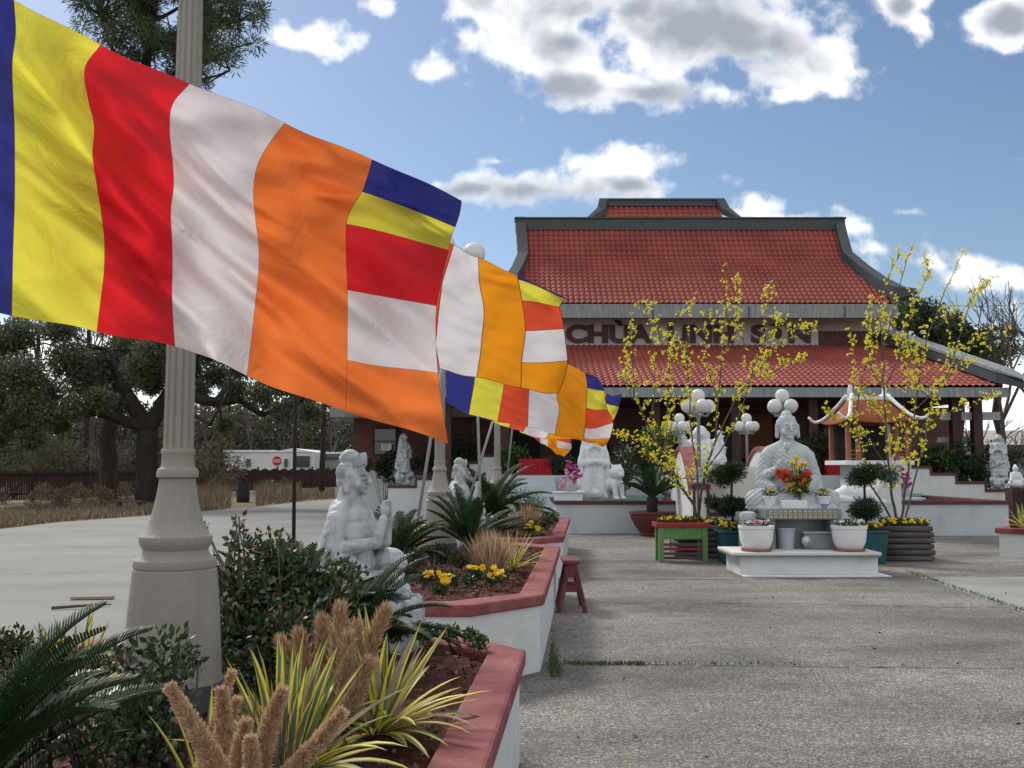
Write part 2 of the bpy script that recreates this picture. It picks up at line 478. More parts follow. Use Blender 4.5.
# ------------------------------------------------------------------ ground
def aggregate_mat():
    m = bpy.data.materials.new('exposed_aggregate'); m.use_nodes = True
    nt = m.node_tree; N, L = nt.nodes.new, nt.links.new; b = nt.nodes['Principled BSDF']
    b.inputs['Roughness'].default_value = .85
    tc = N('ShaderNodeTexCoord'); src = tc.outputs['Object']
    vo = N('ShaderNodeTexVoronoi'); vo.inputs['Scale'].default_value = 85; L(src, vo.inputs['Vector'])
    bw = N('ShaderNodeSeparateColor'); L(vo.outputs['Color'], bw.inputs[0])
    r1 = N('ShaderNodeValToRGB'); L(bw.outputs[0], r1.inputs[0])
    e = r1.color_ramp.elements
    e[0].position = 0; e[0].color = (.085, .082, .078, 1)
    e[1].position = 1; e[1].color = (.40, .375, .34, 1)
    k = e.new(.45); k.color = (.15, .14, .13, 1)
    k = e.new(.75); k.color = (.24, .215, .19, 1)
    n1 = N('ShaderNodeTexNoise'); n1.inputs['Scale'].default_value = .55; n1.inputs['Detail'].default_value = 7; n1.inputs['Roughness'].default_value = .62
    mp = N('ShaderNodeMapping'); mp.inputs['Scale'].default_value = (.6, 1.3, 1); L(src, mp.inputs[0]); L(mp.outputs[0], n1.inputs['Vector'])
    rr = N('ShaderNodeMapRange'); L(n1.outputs[0], rr.inputs[0]); rr.inputs[1].default_value = .3; rr.inputs[2].default_value = .72; rr.inputs[3].default_value = .42; rr.inputs[4].default_value = 1.4
    mx = N('ShaderNodeMix'); mx.data_type = 'RGBA'; mx.blend_type = 'MULTIPLY'; mx.inputs[0].default_value = 1
    L(r1.outputs[0], mx.inputs[6]); L(rr.outputs[0], mx.inputs[7])
    n3 = N('ShaderNodeTexNoise'); n3.inputs['Scale'].default_value = 3.5; n3.inputs['Detail'].default_value = 8; L(src, n3.inputs['Vector'])
    r3 = N('ShaderNodeMapRange'); L(n3.outputs[0], r3.inputs[0]); r3.inputs[1].default_value = .53; r3.inputs[2].default_value = .72; r3.inputs[4].default_value = .6
    m3 = N('ShaderNodeMix'); m3.data_type = 'RGBA'; L(r3.outputs[0], m3.inputs[0]); L(mx.outputs[2], m3.inputs[6]); m3.inputs[7].default_value = (.105, .085, .07, 1)
    L(m3.outputs[2], b.inputs['Base Color'])
    bp = N('ShaderNodeBump'); bp.inputs['Strength'].default_value = .6; bp.inputs['Distance'].default_value = .006
    L(vo.outputs['Distance'], bp.inputs['Height']); bp.invert = True; L(bp.outputs[0], b.inputs['Normal'])
    return m


M_['agg'] = aggregate_mat(); M_['woodbrown'] = mat('winter_wood', (.075, .06, .05), .95, .3, 2)
M_['drive'] = mat('pale_concrete', (.19, .188, .18), .9, .1, .5, .2, 40, col2=(.27, .265, .25), stretch=(.8, 1.2, 1), detail=9)
M_['slab'] = mat('slab_concrete', (.22, .22, .21), .9, .1, 1.2, .2, 50, col2=(.31, .31, .295), detail=9)
M_['earth'] = mat('earth_grass', (.10, .085, .05), .95, .3, .4, .4, 8, col2=(.16, .13, .08), detail=9)
M_['crack'] = mat('joint_dirt', (.05, .05, .03), .95, .3, 8)

g = MB(); g.add([(-1500, -60, -.012), (1500, -60, -.012), (1500, 2500, -.012), (-1500, 2500, -.012)], [(0, 1, 2, 3)])
tag(g.build('ground', M_['earth']), 'brown winter earth and grass running to the horizon', 'ground', kind='structure')
# driveway (pale, left of the planters) and forecourt (aggregate, right of them)
axis = lambda d: -1.43 + .075 * (d - 4.25)
g = MB()
edge = [gp(-400, 575), gp(0, 529), gp(60, 522), gp(130, 517), gp(205, 511), gp(255, 507), gp(300, 502), gp(330, 499.5), gp(400, 498)]
g.add([(axis(-5), -5, -.004), (axis(34), 34, -.004)] + [(edge[-1].x, edge[-1].y, -.004)] + [(p.x, p.y, -.004) for p in reversed(edge[:-1])] + [(-30, -5, -.004)],
      [tuple(range(2 + len(edge) + 1))])
tag(g.build('driveway', M_['drive']), 'pale worn concrete driveway left of the planters', 'driveway', kind='structure')
g = MB(); g.add([(axis(-5), -5, 0), (30, -5, 0), (30, 36, 0), (axis(34), 34, 0)], [(0, 1, 2, 3)])
tag(g.build('forecourt_paving', M_['agg']), 'grey exposed aggregate paving in front of the temple', 'paving', kind='structure')
g = MB(); A = gp(918, 577); B = gp(1030, 615)
dv = (B - A); g.add([(A.x, A.y, .004), (B.x + .6 * dv.x, B.y + .6 * dv.y, .004), (14, B.y, .004), (14, A.y, .004)], [(0, 1, 2, 3)])
tag(g.build('slab_path', M_['slab']), 'smoother pale concrete slab let into the aggregate at right', 'path', kind='structure')


def joint(name, pts, w, label):
    mb = MB(); rs = random.Random(len(name) + int(pts[0][0] * 10))
    top = []; bot = []
    for (a, b) in zip(pts[:-1], pts[1:]):
        for i in range(14):
            t = i / 14; p = Vector(a).lerp(Vector(b), t); k = w * rs.uniform(.35, 1.2)
            top.append((p.x, p.y + k + rs.uniform(-.01, .01), .005)); bot.append((p.x, p.y - k, .005))
    n = len(top); mb.add(top + bot, [(n + i, n + i + 1, i + 1, i) for i in range(n - 1)])
    return tag(mb.build(name, M_['crack']), label, 'joint', kind='structure')


joint('paving_joint', [gp(545, 664), gp(640, 665), gp(800, 667), gp(1030, 669)], .008, 'dirt filled expansion joint across the near paving')
joint('paving_joint', [gp(590, 603), gp(800, 604), gp(920, 607), gp(1030, 608)], .009, 'thin dirt joint across the paving before the platform')
joint('paving_joint', [gp(590, 579), gp(735, 580), gp(918, 577)], .02, 'dark joint along the foot of the platform')
joint('paving_joint', [gp(905, 572), gp(960, 590), gp(1030, 613)], .02, 'mossy joint along the pale slab')
joint('driveway_joint', [gp(60, 548), gp(200, 545), gp(330, 541)], .012, 'thin joint across the far part of the driveway')
joint('driveway_joint', [gp(-20, 575), gp(60, 573), gp(125, 571)], .010, 'thin joint across the near part of the driveway')
joint('driveway_joint', [gp(130, 520), gp(240, 513), gp(330, 508)], .02, 'dirt line near the far edge of the driveway')
# grass tufts in the joint
rs = np.random.RandomState(3); mb = MB()
P = []
for _ in range(420):
    a = gp(rs.uniform(570, 645) if rs.rand() < .7 else rs.uniform(545, 800), 665); P.append((a.x, a.y + rs.normal() * .02, .003))
for _ in range(420):
    q = abs(rs.normal()) * .45
    P.append((.285 + .075 * q + abs(rs.normal()) * .05 * (1.2 - min(1, q)), 7.75 + q * 1.6, .003))
for _ in range(400):
    t = rs.rand(); a = gp(905 + 120 * t, 571 + 41 * t); P.append((a.x + rs.normal() * .03, a.y + rs.normal() * .02, .005))
P = np.array(P); up = np.tile([0, 0, 1.0], (len(P), 1))
leaf_mesh(mb, P, up, .035, .3, nm=2, rs=rs)
tag(mb.build('joint_weeds', [M_['drygreen'], M_['leaf3']]), 'small weeds growing along the paving joints and planter foot', 'weeds', kind='stuff')
# litter of leaves and pebbles on the paving
mb = MB(); P = np.stack([rs.uniform(-1, 14, 500), rs.uniform(3, 26, 500), np.full(500, .006)], 1)
leaf_mesh(mb, P, rs.normal(size=(500, 3)) * [1, 1, .15], .035, .5, nm=2, rs=rs)
tag(mb.build('fallen_leaves', [M_['dry'], M_['crack']]), 'dry fallen leaves scattered over the aggregate paving', 'fallen leaves', kind='stuff')

# dry grass verge along the driveway's far edge
mb = MB(); P = []; rs = np.random.RandomState(5)
def in_px(x0, x1, yf, n, hgt):
    for _ in range(n):
        x = rs.uniform(x0, x1); y0, y1 = yf(x)
        if 230 < x < 256: continue
        a = gp(x, rs.uniform(y0, y1)); P.append((a.x, a.y, 0, hgt * rs.uniform(.4, 1.2)))
ed = lambda x: np.interp(x, [-60, 0, 60, 130, 205, 255, 300, 335], [535, 528.5, 521.5, 516.5, 510.5, 506.5, 501.5, 499])
in_px(-60, 135, lambda x: (ed(x) - 17, ed(x)), 7500, .24)
in_px(135, 335, lambda x: (ed(x) - 14, ed(x)), 6000, .28)
in_px(190, 300, lambda x: (ed(x) - 16, ed(x) - 3), 2500, .8)
P = np.array(P)
for k, (lo, m) in enumerate(((0, 0),)):
    Q = P[:, :3]; d = np.tile([0, 0, 1.0], (len(P), 1)) + rs.normal(size=(len(P), 3)) * .25
    d /= np.linalg.norm(d, axis=1)[:, None]; s_ = np.cross(d, [0, 1, 0]); L_ = P[:, 3:4]
    w = .022
    V = np.stack([Q - s_ * w, Q + s_ * w, Q + d * L_], 1).reshape(-1, 3)
    mb.v = list(map(tuple, V.tolist()))
    for i in range(len(P)):
        mb.f.append((3 * i, 3 * i + 1, 3 * i + 2)); mb.m.append(0 if rs.rand() < .72 else (1 if rs.rand() < .5 else 2))
tag(mb.build('dry_grass_verge', [M_['dry'], M_['straw'], M_['drygreen']]), 'tan dry grass verge between driveway and slat fence', 'grass', kind='stuff')

# ------------------------------------------------------------------ tiled roofs
def roof_sheet(edges_l, edges_r, col=.42, course=.36, ax='x', amp=.035):
    """edges: matching lists of points eave->top; tile columns follow x, courses follow the slope"""
    mb = MB()
    L0 = [Vector(p) for p in edges_l]; R0 = [Vector(p) for p in edges_r]
    seg = [0]
    for a, b in zip(L0[:-1], L0[1:]): seg.append(seg[-1] + Vector((0, b.y - a.y, b.z - a.z)).length)
    total = seg[-1]; nc = max(2, int(total / course)); rows = nc * 3
    xmin = min(p.x for p in L0); xmax = max(p.x for p in R0)
    ncol = max(4, int((xmax - xmin) / col)) * 6
    xs = np.linspace(xmin, xmax, ncol + 1)
    def at(E, s):
        for i in range(len(seg) - 1):
            if s <= seg[i + 1] + 1e-6: return E[i].lerp(E[i + 1], (s - seg[i]) / (seg[i + 1] - seg[i]))
        return E[-1]
    grid = []
    for c in range(nc):
        for q in (0, .02, .98):
            grid.append(((c + q) / nc * total, 1 - q))
    for (s, h) in grid:
        l = at(L0, min(s, total)); r = at(R0, min(s, total)); e = .05
        a = at(L0, max(0, s - e)); b2 = at(L0, min(total, s + e)); t = Vector((0, b2.y - a.y, b2.z - a.z)).normalized(); nrm = Vector((0, -t.z, t.y))
        for x in xs:
            xc = min(max(x, l.x), r.x)
            f = (xc - l.x) / (r.x - l.x); p = l.lerp(r, f)
            wv = amp * 1.5 * (abs(math.cos(math.pi * (x - xmin) / (xs[6] - xs[0]))) ** .7) + .028 * h
            q = p + nrm * wv; mb.v.append((xc, q.y, q.z))
    w = len(xs)
    for j in range(len(grid) - 1):
        for i in range(w - 1):
            a = j * w + i
            p0, p1, p2, p3 = a, a + 1, a + w + 1, a + w
            if abs(mb.v[p0][0] - mb.v[p1][0]) < 1e-5 and abs(mb.v[p2][0] - mb.v[p3][0]) < 1e-5: continue
            mb.f.append((p0, p1, p2, p3)); mb.m.append(0)
    return mb


# ------------------------------------------------------------------ temple
T = thing('temple', (6.67, 36, 0), 'red tiled Buddhist temple with tiered roofs and name board', 'temple')
Z = lambda py, Y: pt(512, py, Y).z
X = lambda px, Y: pt(px, 400, Y).x
# main walls
mb = MB(); mb.box(X(520, 36) - 3.2, X(890, 36.4), 36.4, 46, 0, Z(297, 36.4)); mb.build('wall', M_['beige'], T)
# upper roof: front sheet + sides + back
cx = 6.67
ridge_z = Z(228.5, 39.2)
ULr = [(X(898, 35.2), 35.2, Z(304, 35.2)), (X(871, 36.6), 36.6, Z(281, 36.6)), (X(848, 38.1), 38.1, Z(259, 38.1)), (X(841, 39.2), 39.2, Z(226.5, 39.2))]
ULl = [(2 * cx - p[0], p[1], p[2]) for p in ULr]
roof_sheet(ULl, ULr, .20, .28).build('front_roof', M_['tile'], T)
for sgn in (-1, 1):
    mb = MB(); E = ULr if sgn > 0 else ULl
    back = [(p[0], 84 - p[1] + (0), p[2]) for p in E]; back = [(p[0], 45.6 + (39.2 - q[1]) + 0, p[2]) for p, q in zip(E, E)]
    for i in range(3):
        q = [E[i], back[i], back[i + 1], E[i + 1]]
        mb.add(q, [(0, 1, 2, 3) if sgn > 0 else (3, 2, 1, 0)])
    mb.build('side_roof', M_['tile'], T)
mb = MB(); mb.add([ULl[3], ULr[3], (ULr[3][0], 45.6, ULr[3][2]), (ULl[3][0], 45.6, ULl[3][2])], [(0, 1, 2, 3)]); mb.build('roof_deck', M_['ridge'], T)
# ridge beam, hip beams with flared tips
mb = MB(); zt = Z(223.5, 39.3); mb.box(ULl[3][0] - .28, ULr[3][0] + .28, 38.95, 39.6, ridge_z - .12, zt + .1)
mb.box(ULl[3][0] - .32, ULr[3][0] + .32, 38.9, 39.65, zt + .103, zt + .17)
mb.build('ridge_beam', M_['ridge'], T, bevel=.02)
def hip_beam(pts_, w, h, name='hip_beam', par=None, m='ridge'):
    mb = MB(); n = len(pts_)
    for i, p in enumerate(pts_):
        p = Vector(p)
        for dx, dz in ((-w / 2, -h / 2), (w / 2, -h / 2), (w / 2, h / 2), (-w / 2, h / 2)):
            k = 1 if i < n - 1 else .35
            mb.v.append((p.x + dx * k, p.y, p.z + dz * k))
    for i in range(n - 1):
        for k in range(4):
            mb.f.append((4 * i + k, 4 * i + (k + 1) % 4, 4 * i + 4 + (k + 1) % 4, 4 * i + 4 + k)); mb.m.append(0)
    mb.f.append((0, 1, 2, 3)); mb.m.append(0); mb.f.append(tuple(4 * n - 4 + k for k in (3, 2, 1, 0))); mb.m.append(0)
    return mb.build(name, M_[m], par or T)
hp = [(X(843, 39.2), 39.1, Z(222, 39.2)), (X(847, 38.6), 38.5, Z(242, 38.6)), (X(851, 38), 37.9, Z(257, 38)), (X(866, 37), 36.9, Z(270, 37)), (X(884, 36), 35.9, Z(283, 36)), (X(900, 35.3), 35.1, Z(292, 35.2)), (X(917, 35.), 34.7, Z(290, 34.8))]
hp = [(x, y, z - .06) for x, y, z in hp]; hip_beam(hp, .38, .5); hip_beam([(2 * cx - p[0], p[1], p[2]) for p in hp], .38, .5)
# gutter/fascia and soffit
mb = MB(); mb.box(ULl[0][0], ULr[0][0], 34.95, 35.15, Z(318, 35), Z(304.2, 35)); mb.build('gutter', M_['gutter'], T)
mb = MB(); mb.box(ULl[0][0], ULr[0][0], 35.153, 36.19, Z(318, 35) + .26, Z(318, 35) + .3); mb.build('soffit', M_['gutter'], T)
for k in (7, 22, 37, 52):
    x = ULl[0][0] + .3 + k * (ULr[0][0] - ULl[0][0] - .6) / 59
    MB().box(x - .02, x + .02, 34.93, 34.947, Z(318, 35), Z(306.5, 35)).build('gutter_joint', M_['ridge'], T)
# top small roof
tl, tr = X(603, 42.5), X(726, 42.5)
mb = roof_sheet([(tl + .1, 41.8, Z(222, 41.8)), (tl + .2, 42.8, Z(206, 42.8))], [(tr - .1, 41.8, Z(222, 41.8)), (tr - .2, 42.8, Z(206, 42.8))], .24, .33)
mb.build('top_roof', M_['tile'], T)
mb = MB(); mb.box(tl, tr, 42.6, 43.1, Z(206, 42.6), Z(200, 42.6)); mb.box(tl - .05, tr + .05, 42.55, 43.15, Z(200, 42.6) + .003, Z(198.5, 42.6)); mb.build('ridge_beam', M_['ridge'], T)
mb = MB(); mb.box(tl, tr, 43.1, 44.8, ridge_z, Z(204, 43)); mb.build('top_wall', M_['ridge'], T)
h2 = [(tr - .08, 42.5, Z(202, 42.5)), (X(729, 42.2), 42.2, Z(211, 42.2)), (X(745, 41.6), 41.5, Z(220, 41.5))]
h2b = [(X(605, 42.5), 42.5, Z(202, 42.5)), (X(603, 42.2), 42.2, Z(211, 42.2)), (X(588, 41.6), 41.5, Z(220, 41.5))]
hip_beam(h2, .35, .32); hip_beam(h2b, .35, .32)
# name board wall, board, letters
mb = MB(); mb.box(X(500, 36) - 3, X(884, 36.1), 36.2, 36.39, Z(350, 36.2), Z(316, 36.2)); mb.build('band_wall', M_['beige'], T)
mb = MB(); mb.box(X(821, 36), X(884, 36), 36.05, 36.19, Z(349, 36), Z(333, 36))
nsc = 13; x0 = X(821, 36); x1 = X(884, 36)
for k in range(nsc): mb.ell((x0 + (k + .5) * (x1 - x0) / nsc, 36.12, Z(333, 36)), ((x1 - x0) / nsc * .5, .05, .10), 8, 6)
mb.build('scalloped_panel', M_['maroon_dark'], T)
sb = MB().box(X(420, 36), X(820, 36), 36.0, 36.15, Z(346, 36), Z(319, 36)).build('name_board', mat('name_board_paint', (.45, .43, .42), .7, .1, 2), T)
mb = MB(); mb.box(X(420, 36), X(822, 36), 35.93, 36.02, Z(349.5, 36), Z(346.3, 36)); mb.build('board_ledge', M_['ridge'], T)


def text_mesh(name, s, x0, x1, zb, zt, Y, m, parent, bold=.03, rz=0, depth=.03):
    c = bpy.data.curves.new('txt', 'FONT'); c.body = s; c.extrude = depth / 2; c.offset = bold; c.size = 1
    o = bpy.data.objects.new('txt', c); COL.objects.link(o)
    dg = bpy.context.evaluated_depsgraph_get(); me = bpy.data.meshes.new_from_object(o.evaluated_get(dg))
    V = np.array([v.co[:] for v in me.vertices]); fs = [tuple(p.vertices) for p in me.polygons]
    bpy.data.objects.remove(o); bpy.data.curves.remove(c)
    xmin, xmax = V[:, 0].min(), V[:, 0].max()
    cap = .70
    mb = MB()
    mb.add([(x0 + (v[0] - xmin) / (xmax - xmin) * (x1 - x0), Y - v[2], zb + v[1] / cap * (zt - zb)) for v in V.tolist()], fs)
    # one object per letter: group connected faces by their place along the word
    gaps = sorted(set((round(min(mb.v[i][0] for i in f), 4), round(max(mb.v[i][0] for i in f), 4)) for f in mb.f)); spans = []
    for a, b in gaps:
        if spans and a <= spans[-1][1] + .001: spans[-1][1] = max(spans[-1][1], b)
        else: spans.append([a, b])
    for a, b in spans:
        l = MB(); idx = {}
        for f in mb.f:
            if min(mb.v[i][0] for i in f) >= a - .002 and max(mb.v[i][0] for i in f) <= b + .002:
                for i in f:
                    if i not in idx: idx[i] = len(l.v); l.v.append(mb.v[i])
                l.f.append(tuple(idx[i] for i in f)); l.m.append(0)
        if l.f: l.build('letter', m, parent)


M_['letters'] = mat('maroon_letters', (.085, .03, .035), .6, .1, 4)
text_mesh('lettering', 'CHÙA  LINH  SƠN', X(566, 36), X(812, 36), Z(342, 36), Z(325.5, 36), 35.96, M_['letters'], sb, .05)
# lower roof
ey, ty = 30.5, 36.0
LR_r = [(X(1003, ey), ey, Z(387, ey)), (X(962, 32.4), 32.4, Z(370, 32.4)), (X(925, 34.2), 34.2, Z(357, 34.2)), (X(895, ty), ty, Z(346, ty))]
LR_l = [(-5.6, ey, LR_r[0][2]), (-4.6, 32.4, LR_r[1][2]), (-3.6, 34.2, LR_r[2][2]), (-2.6, ty, LR_r[3][2])]
roof_sheet(LR_l, LR_r, .20, .30).build('lower_roof', M_['tile'], T)
mb = MB()
for i in range(3):
    a = LR_r[i]; b = LR_r[i + 1]
    mb.add([a, (a[0] + .3, 46, a[2]), (b[0] + .3, 46, b[2]), b], [(0, 1, 2, 3)])
mb.build('side_roof', M_['tile'], T)
hp = [(X(888, ty), ty - .05, Z(337, ty)), (X(928, 34.), 34, Z(350, 34)), (X(965, 32.2), 32.2, Z(363, 32.2)), (X(1003, 30.6), 30.5, Z(377, 30.5)), (X(1027, 29.8), 29.8, Z(386, 29.8))]
hip_beam(hp, .5, .34); 
hip_beam([(p[0], p[1] , p[2] + .21) for p in hp], .56, .09, 'hip_flashing', m='gutter')
mb = MB(); mb.box(LR_l[0][0], LR_r[0][0] + .1, ey - .2, ey - .02, Z(397.5, ey), Z(388, ey)); mb.build('gutter', M_['gutter'], T)
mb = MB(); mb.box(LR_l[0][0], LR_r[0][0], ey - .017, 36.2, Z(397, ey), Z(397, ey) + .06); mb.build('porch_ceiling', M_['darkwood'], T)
# porch: back wall, columns, doors
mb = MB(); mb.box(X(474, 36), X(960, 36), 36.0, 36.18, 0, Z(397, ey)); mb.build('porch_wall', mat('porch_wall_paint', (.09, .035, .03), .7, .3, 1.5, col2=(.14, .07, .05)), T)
for x in (-.5, 2.0, 4.9, 8.2, 10.8):
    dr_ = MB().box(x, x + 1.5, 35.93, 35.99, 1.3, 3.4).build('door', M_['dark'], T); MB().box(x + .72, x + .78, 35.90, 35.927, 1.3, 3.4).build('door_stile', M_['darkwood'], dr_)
mb = MB()
mb.box(8.0, 9.3, 35.7, 35.8, 1.9, 3.5); mb.build('hanging_scroll', mat('ochre_painting', (.14, .09, .03), .8, .4, 3, col2=(.20, .05, .03)), T)
for x in (X(447, 31), X(505, 31), X(590, 31.), X(655, 31), X(735, 31), X(812, 31), X(900, 31), X(955, 31), X(973, 31.2)):
    mb = MB(); mb.box(x - .14, x + .14, 30.9, 31.18, 0, Z(397, ey)); mb.build('column', M_['darkwood'], T)
mb = MB(); mb.box(X(940, 31), X(1000, 31), 31.02, 31.1, Z(420, 31), Z(412, 31)); mb.box(X(940, 31), X(985, 31), 31.3, 31.38, Z(442, 31), Z(437, 31)); mb.build('rail', M_['greymetal'], T)
# left lower-roof gable end fascia & brick wing
WG = thing('brick_wing', (-2, 38, 0), 'low red brick wing with window air conditioner left of temple', 'building')
w0, w1 = X(353, 36), X(470, 36)
mb = MB(); mb.box(w0, w1, 36.2, 44, 0, 3.9); mb.build('wall', M_['brick'], WG)
mb = MB(); mb.box(X(330, 35), X(480, 35), 35, 44.6, Z(417, 35), Z(408, 35)); mb.build('eave', M_['gutter'], WG)
mb = MB(); zt = Z(408, 35) + .003
a, b, c_, d_ = (X(330, 35), 35, zt), (X(480, 35), 35, zt), (X(480, 35), 44.6, zt), (X(330, 35), 44.6, zt)
e, f_ = (X(330, 35) + 3, 39.8, zt + 1.6), (X(480, 35), 39.8, zt + 1.6)
mb.add([a, b, c_, d_, e, f_], [(0, 1, 5, 4), (1, 2, 5), (2, 3, 4, 5), (3, 0, 4)]); mb.build('roof', M_['tile'], WG)
wn = MB().box(X(374, 36), X(396, 36), 36.1, 36.19, Z(454, 36), Z(429, 36)).build('window', M_['glass'], WG)
fr = MB()
for (x0, x1, y0, y1) in ((373, 374.4, 455, 428), (395.6, 397, 455, 428), (374.5, 395.5, 429, 428), (374.5, 395.5, 441.6, 440.8), (374.5, 395.5, 455, 454)):
    fr.box(X(x0, 36), X(x1, 36), 36.03, 36.15, Z(y0, 36), Z(y1, 36))
fr.build('frame', M_['blackpole'], wn)
ac = MB().box(X(383, 36), X(393, 36), 35.7, 36.08, Z(451, 36), Z(444, 36)).build('air_conditioner', M_['white'], WG, bevel=.02)
gr = MB()
for k in range(5): gr.box(X(384, 36), X(389, 36), 35.685, 35.699, Z(449.9 - k * 1.15, 36), Z(449.4 - k * 1.15, 36))
gr.build('grille', M_['greymetal'], ac)
mb = MB(); mb.box(X(352, 35.9), X(470, 35.9), 35.2, 35.6, 0, Z(470.5, 35)); 
tag(mb.build('garden_wall', M_['white_wall'], base=(-3, 35.4, 0)), 'long low white wall in front of the brick wing', 'wall')

# ------------------------------------------------------------------ terrace, stepped walls, pond walls
mb = MB(); mb.box(X(497, 29.6), X(868, 29.6), 29.6, 36, 0, Z(475.5, 29.6)); tag(mb.build('terrace', M_['wall_grey']), 'grey painted raised terrace under the temple porch', 'terrace', kind='structure')
def stepped(name, steps, Y, label, thick=.35):
    """steps: list of px x0,x1,y_top at depth Y -> one stepped wall with maroon coping"""
    o = thing(name, (X(steps[0][0], Y), Y, 0), label, 'wall')
    mb = MB(); cp = MB()
    pts_ = []
    for i, (x0, x1, yt) in enumerate(steps):
        a, b, z = X(x0, Y), X(x1, Y), Z(yt, Y)
        mb.box(a + .0005, b, Y, Y + thick, 0, z)
        cp.box(a - .02, b + .02, Y - .035, Y + thick + .03, z + .002, z + .075)
        if i:
            zp = Z(steps[i - 1][2], Y); xs_ = a if zp < z else a
            if abs(zp - z) > .02: cp.box(a - .045 if zp < z else a - .02, a + .02 if zp < z else a + .045, Y - .03, Y + thick + .03, min(z, zp) + .078, max(z, zp) - .003 if max(z,zp)-min(z,zp)>.09 else min(z,zp)+.08)
    mb.build('wall_body', M_['white_wall'], o); cp.build('coping', M_['maroon_dark'], o); return o
stepped('stepped_wall', [(862, 910, 456), (910, 928, 468.5), (928, 953, 475.5), (953, 982, 484), (982, 1017, 492)], 28.5, 'white stepped wall with maroon coping right of the shrine')
stepped('stepped_wall', [(389, 417, 488), (417, 445, 480), (445, 469, 471.5), (469, 479, 464), (479, 497, 457)], 32, 'white stepped wall with maroon coping beside the left stairs')
mb = MB()
for k in range(5): mb.box(X(500, 28), X(557, 28), 27.6 + k * .4, 29.59, k * .26 + .0, (k + 1) * .26)
tag(mb.build('terrace_stairs', M_['wall_grey']), 'grey steps up to the terrace left of the pond', 'stairs', kind='structure')
def pond(name, x0, x1, Y0, Y1, ztop, label, px0d, px1d):
    o = thing(name, ((x0 + x1) / 2, Y0, 0), label, 'pond')
    mb = MB(); t = .22
    mb.box(x0, x1, Y0, Y0 + t, 0, ztop); mb.box(x0, x0 + t, Y0 + t + .001, Y1, 0, ztop - .001); mb.box(x1 - t, x1, Y0 + t + .001, Y1, 0, ztop - .001); mb.box(x0 + t + .001, x1 - t - .001, Y1 - t, Y1, 0, ztop)
    mb.build('pond_wall', M_['wall_grey'], o)
    mb = MB(); c = .05; z0, z1 = ztop + .002, ztop + .09
    mb.box(x0 - c, x1 + c, Y0 - c, Y0 + t + c, z0, z1); mb.box(x0 - c, x0 + t + c, Y0 + t + c + .001, Y1 + c, z0, z1 - .002); mb.box(x1 - t - c, x1 + c, Y0 + t + c + .001, Y1 + c, z0, z1 - .002)
    mb.build('coping', M_['maroon_dark'], o, bevel=.01)
    mb = MB(); mb.box(x0 + t, x1 - t, Y1 - t - .03, Y1 - t - .004, ztop - .25, ztop + .14); mb.build('inner_lining', M_['poolteal'], o)
    mb = MB(); mb.add([(x0 + t, Y0 + t, ztop - .22), (x1 - t, Y0 + t, ztop - .22), (x1 - t, Y1 - t - .03, ztop - .22), (x0 + t, Y1 - t - .03, ztop - .22)], [(0, 1, 2, 3)])
    mb.build('water', mat('pond_water', (.05, .09, .08), .08, .2, 3, .1, 10, spec=.6), o)
    return o
pond('pond', X(556, 24.4), X(690, 24.4), 24.4, 27.5, Z(504.5, 24.4), 'low walled pond left of the arched bridge', 0, 0)
pond('pond', X(800, 23.6), X(1004, 23.6), 23.6, 28.2, Z(504.5, 23.6), 'long low walled pond right of the arched bridge', 0, 0)

# arched bridge with steps
BR = thing('arched_bridge', (4.6, 21.5, 0), 'white arched footbridge with maroon parapet caps and steps', 'bridge')
def bax(d): return 4.60 + .09 * (d - 20)
for sgn, nm in ((-1, 'l'), (1, 'r')):
    body = MB(); cp = MB(); n = 16; prev = None
    for i in range(n + 1):
        t = i / n; d = 20.2 + 5.4 * t; x = bax(d) + sgn * .90; arch = .98 + 1.0 * math.sin(math.pi * min(1, t * .98 + .01)) ** .85
        cur = (x, d, arch)
        if prev:
            (xa, da, za), (xb, db, zb) = prev, cur; w = .13
            body.add([(xa - w, da, 0), (xa + w, da, 0), (xa + w, da, za), (xa - w, da, za), (xb - w, db, 0), (xb + w, db, 0), (xb + w, db, zb), (xb - w, db, zb)],
                     [(0, 1, 2, 3), (7, 6, 5, 4), (0, 4, 5, 1), (1, 5, 6, 2), (2, 6, 7, 3), (3, 7, 4, 0)])
            w = .17; h = .09; e = .003
            cp.add([(xa - w, da, za + e), (xa + w, da, za + e), (xa + w, da, za + h), (xa - w, da, za + h), (xb - w, db, zb + e), (xb + w, db, zb + e), (xb + w, db, zb + h), (xb - w, db, zb + h)],
                   [(0, 1, 2, 3), (7, 6, 5, 4), (0, 4, 5, 1), (1, 5, 6, 2), (2, 6, 7, 3), (3, 7, 4, 0)])
        prev = cur
    body.build('parapet', M_['white_wall'], BR); cp.build('parapet_cap', M_['maroon'], BR)
deck = MB(); n = 12
for i in range(n):
    t0, t1 = i / n, (i + 1) / n; d0, d1 = 20.4 + 5.2 * t0, 20.4 + 5.2 * t1; z0 = .85 + .75 * math.sin(math.pi * t0); z1 = .85 + .75 * math.sin(math.pi * t1)
    deck.add([(bax(d0) - .7, d0, z0), (bax(d0) + .7, d0, z0), (bax(d1) + .7, d1, z1), (bax(d1) - .7, d1, z1)], [(0, 1, 2, 3)])
deck.build('deck', M_['slab'], BR)
st = MB()
for k in range(7): 
    d = 18.9 + k * .22; st.box(bax(d) - .72, bax(d) + .72, d, d + .2, k * .14, k * .14 + .06); 
st.build('step', mat('grey_step', (.30, .29, .30), .85, .1, 4), BR)
st = MB()
for k in range(7):
    d = 18.95 + k * .22; st.box(bax(d) - .7, bax(d) + .7, d + .1, d + .24, k * .14 + .001, k * .14 + .139)
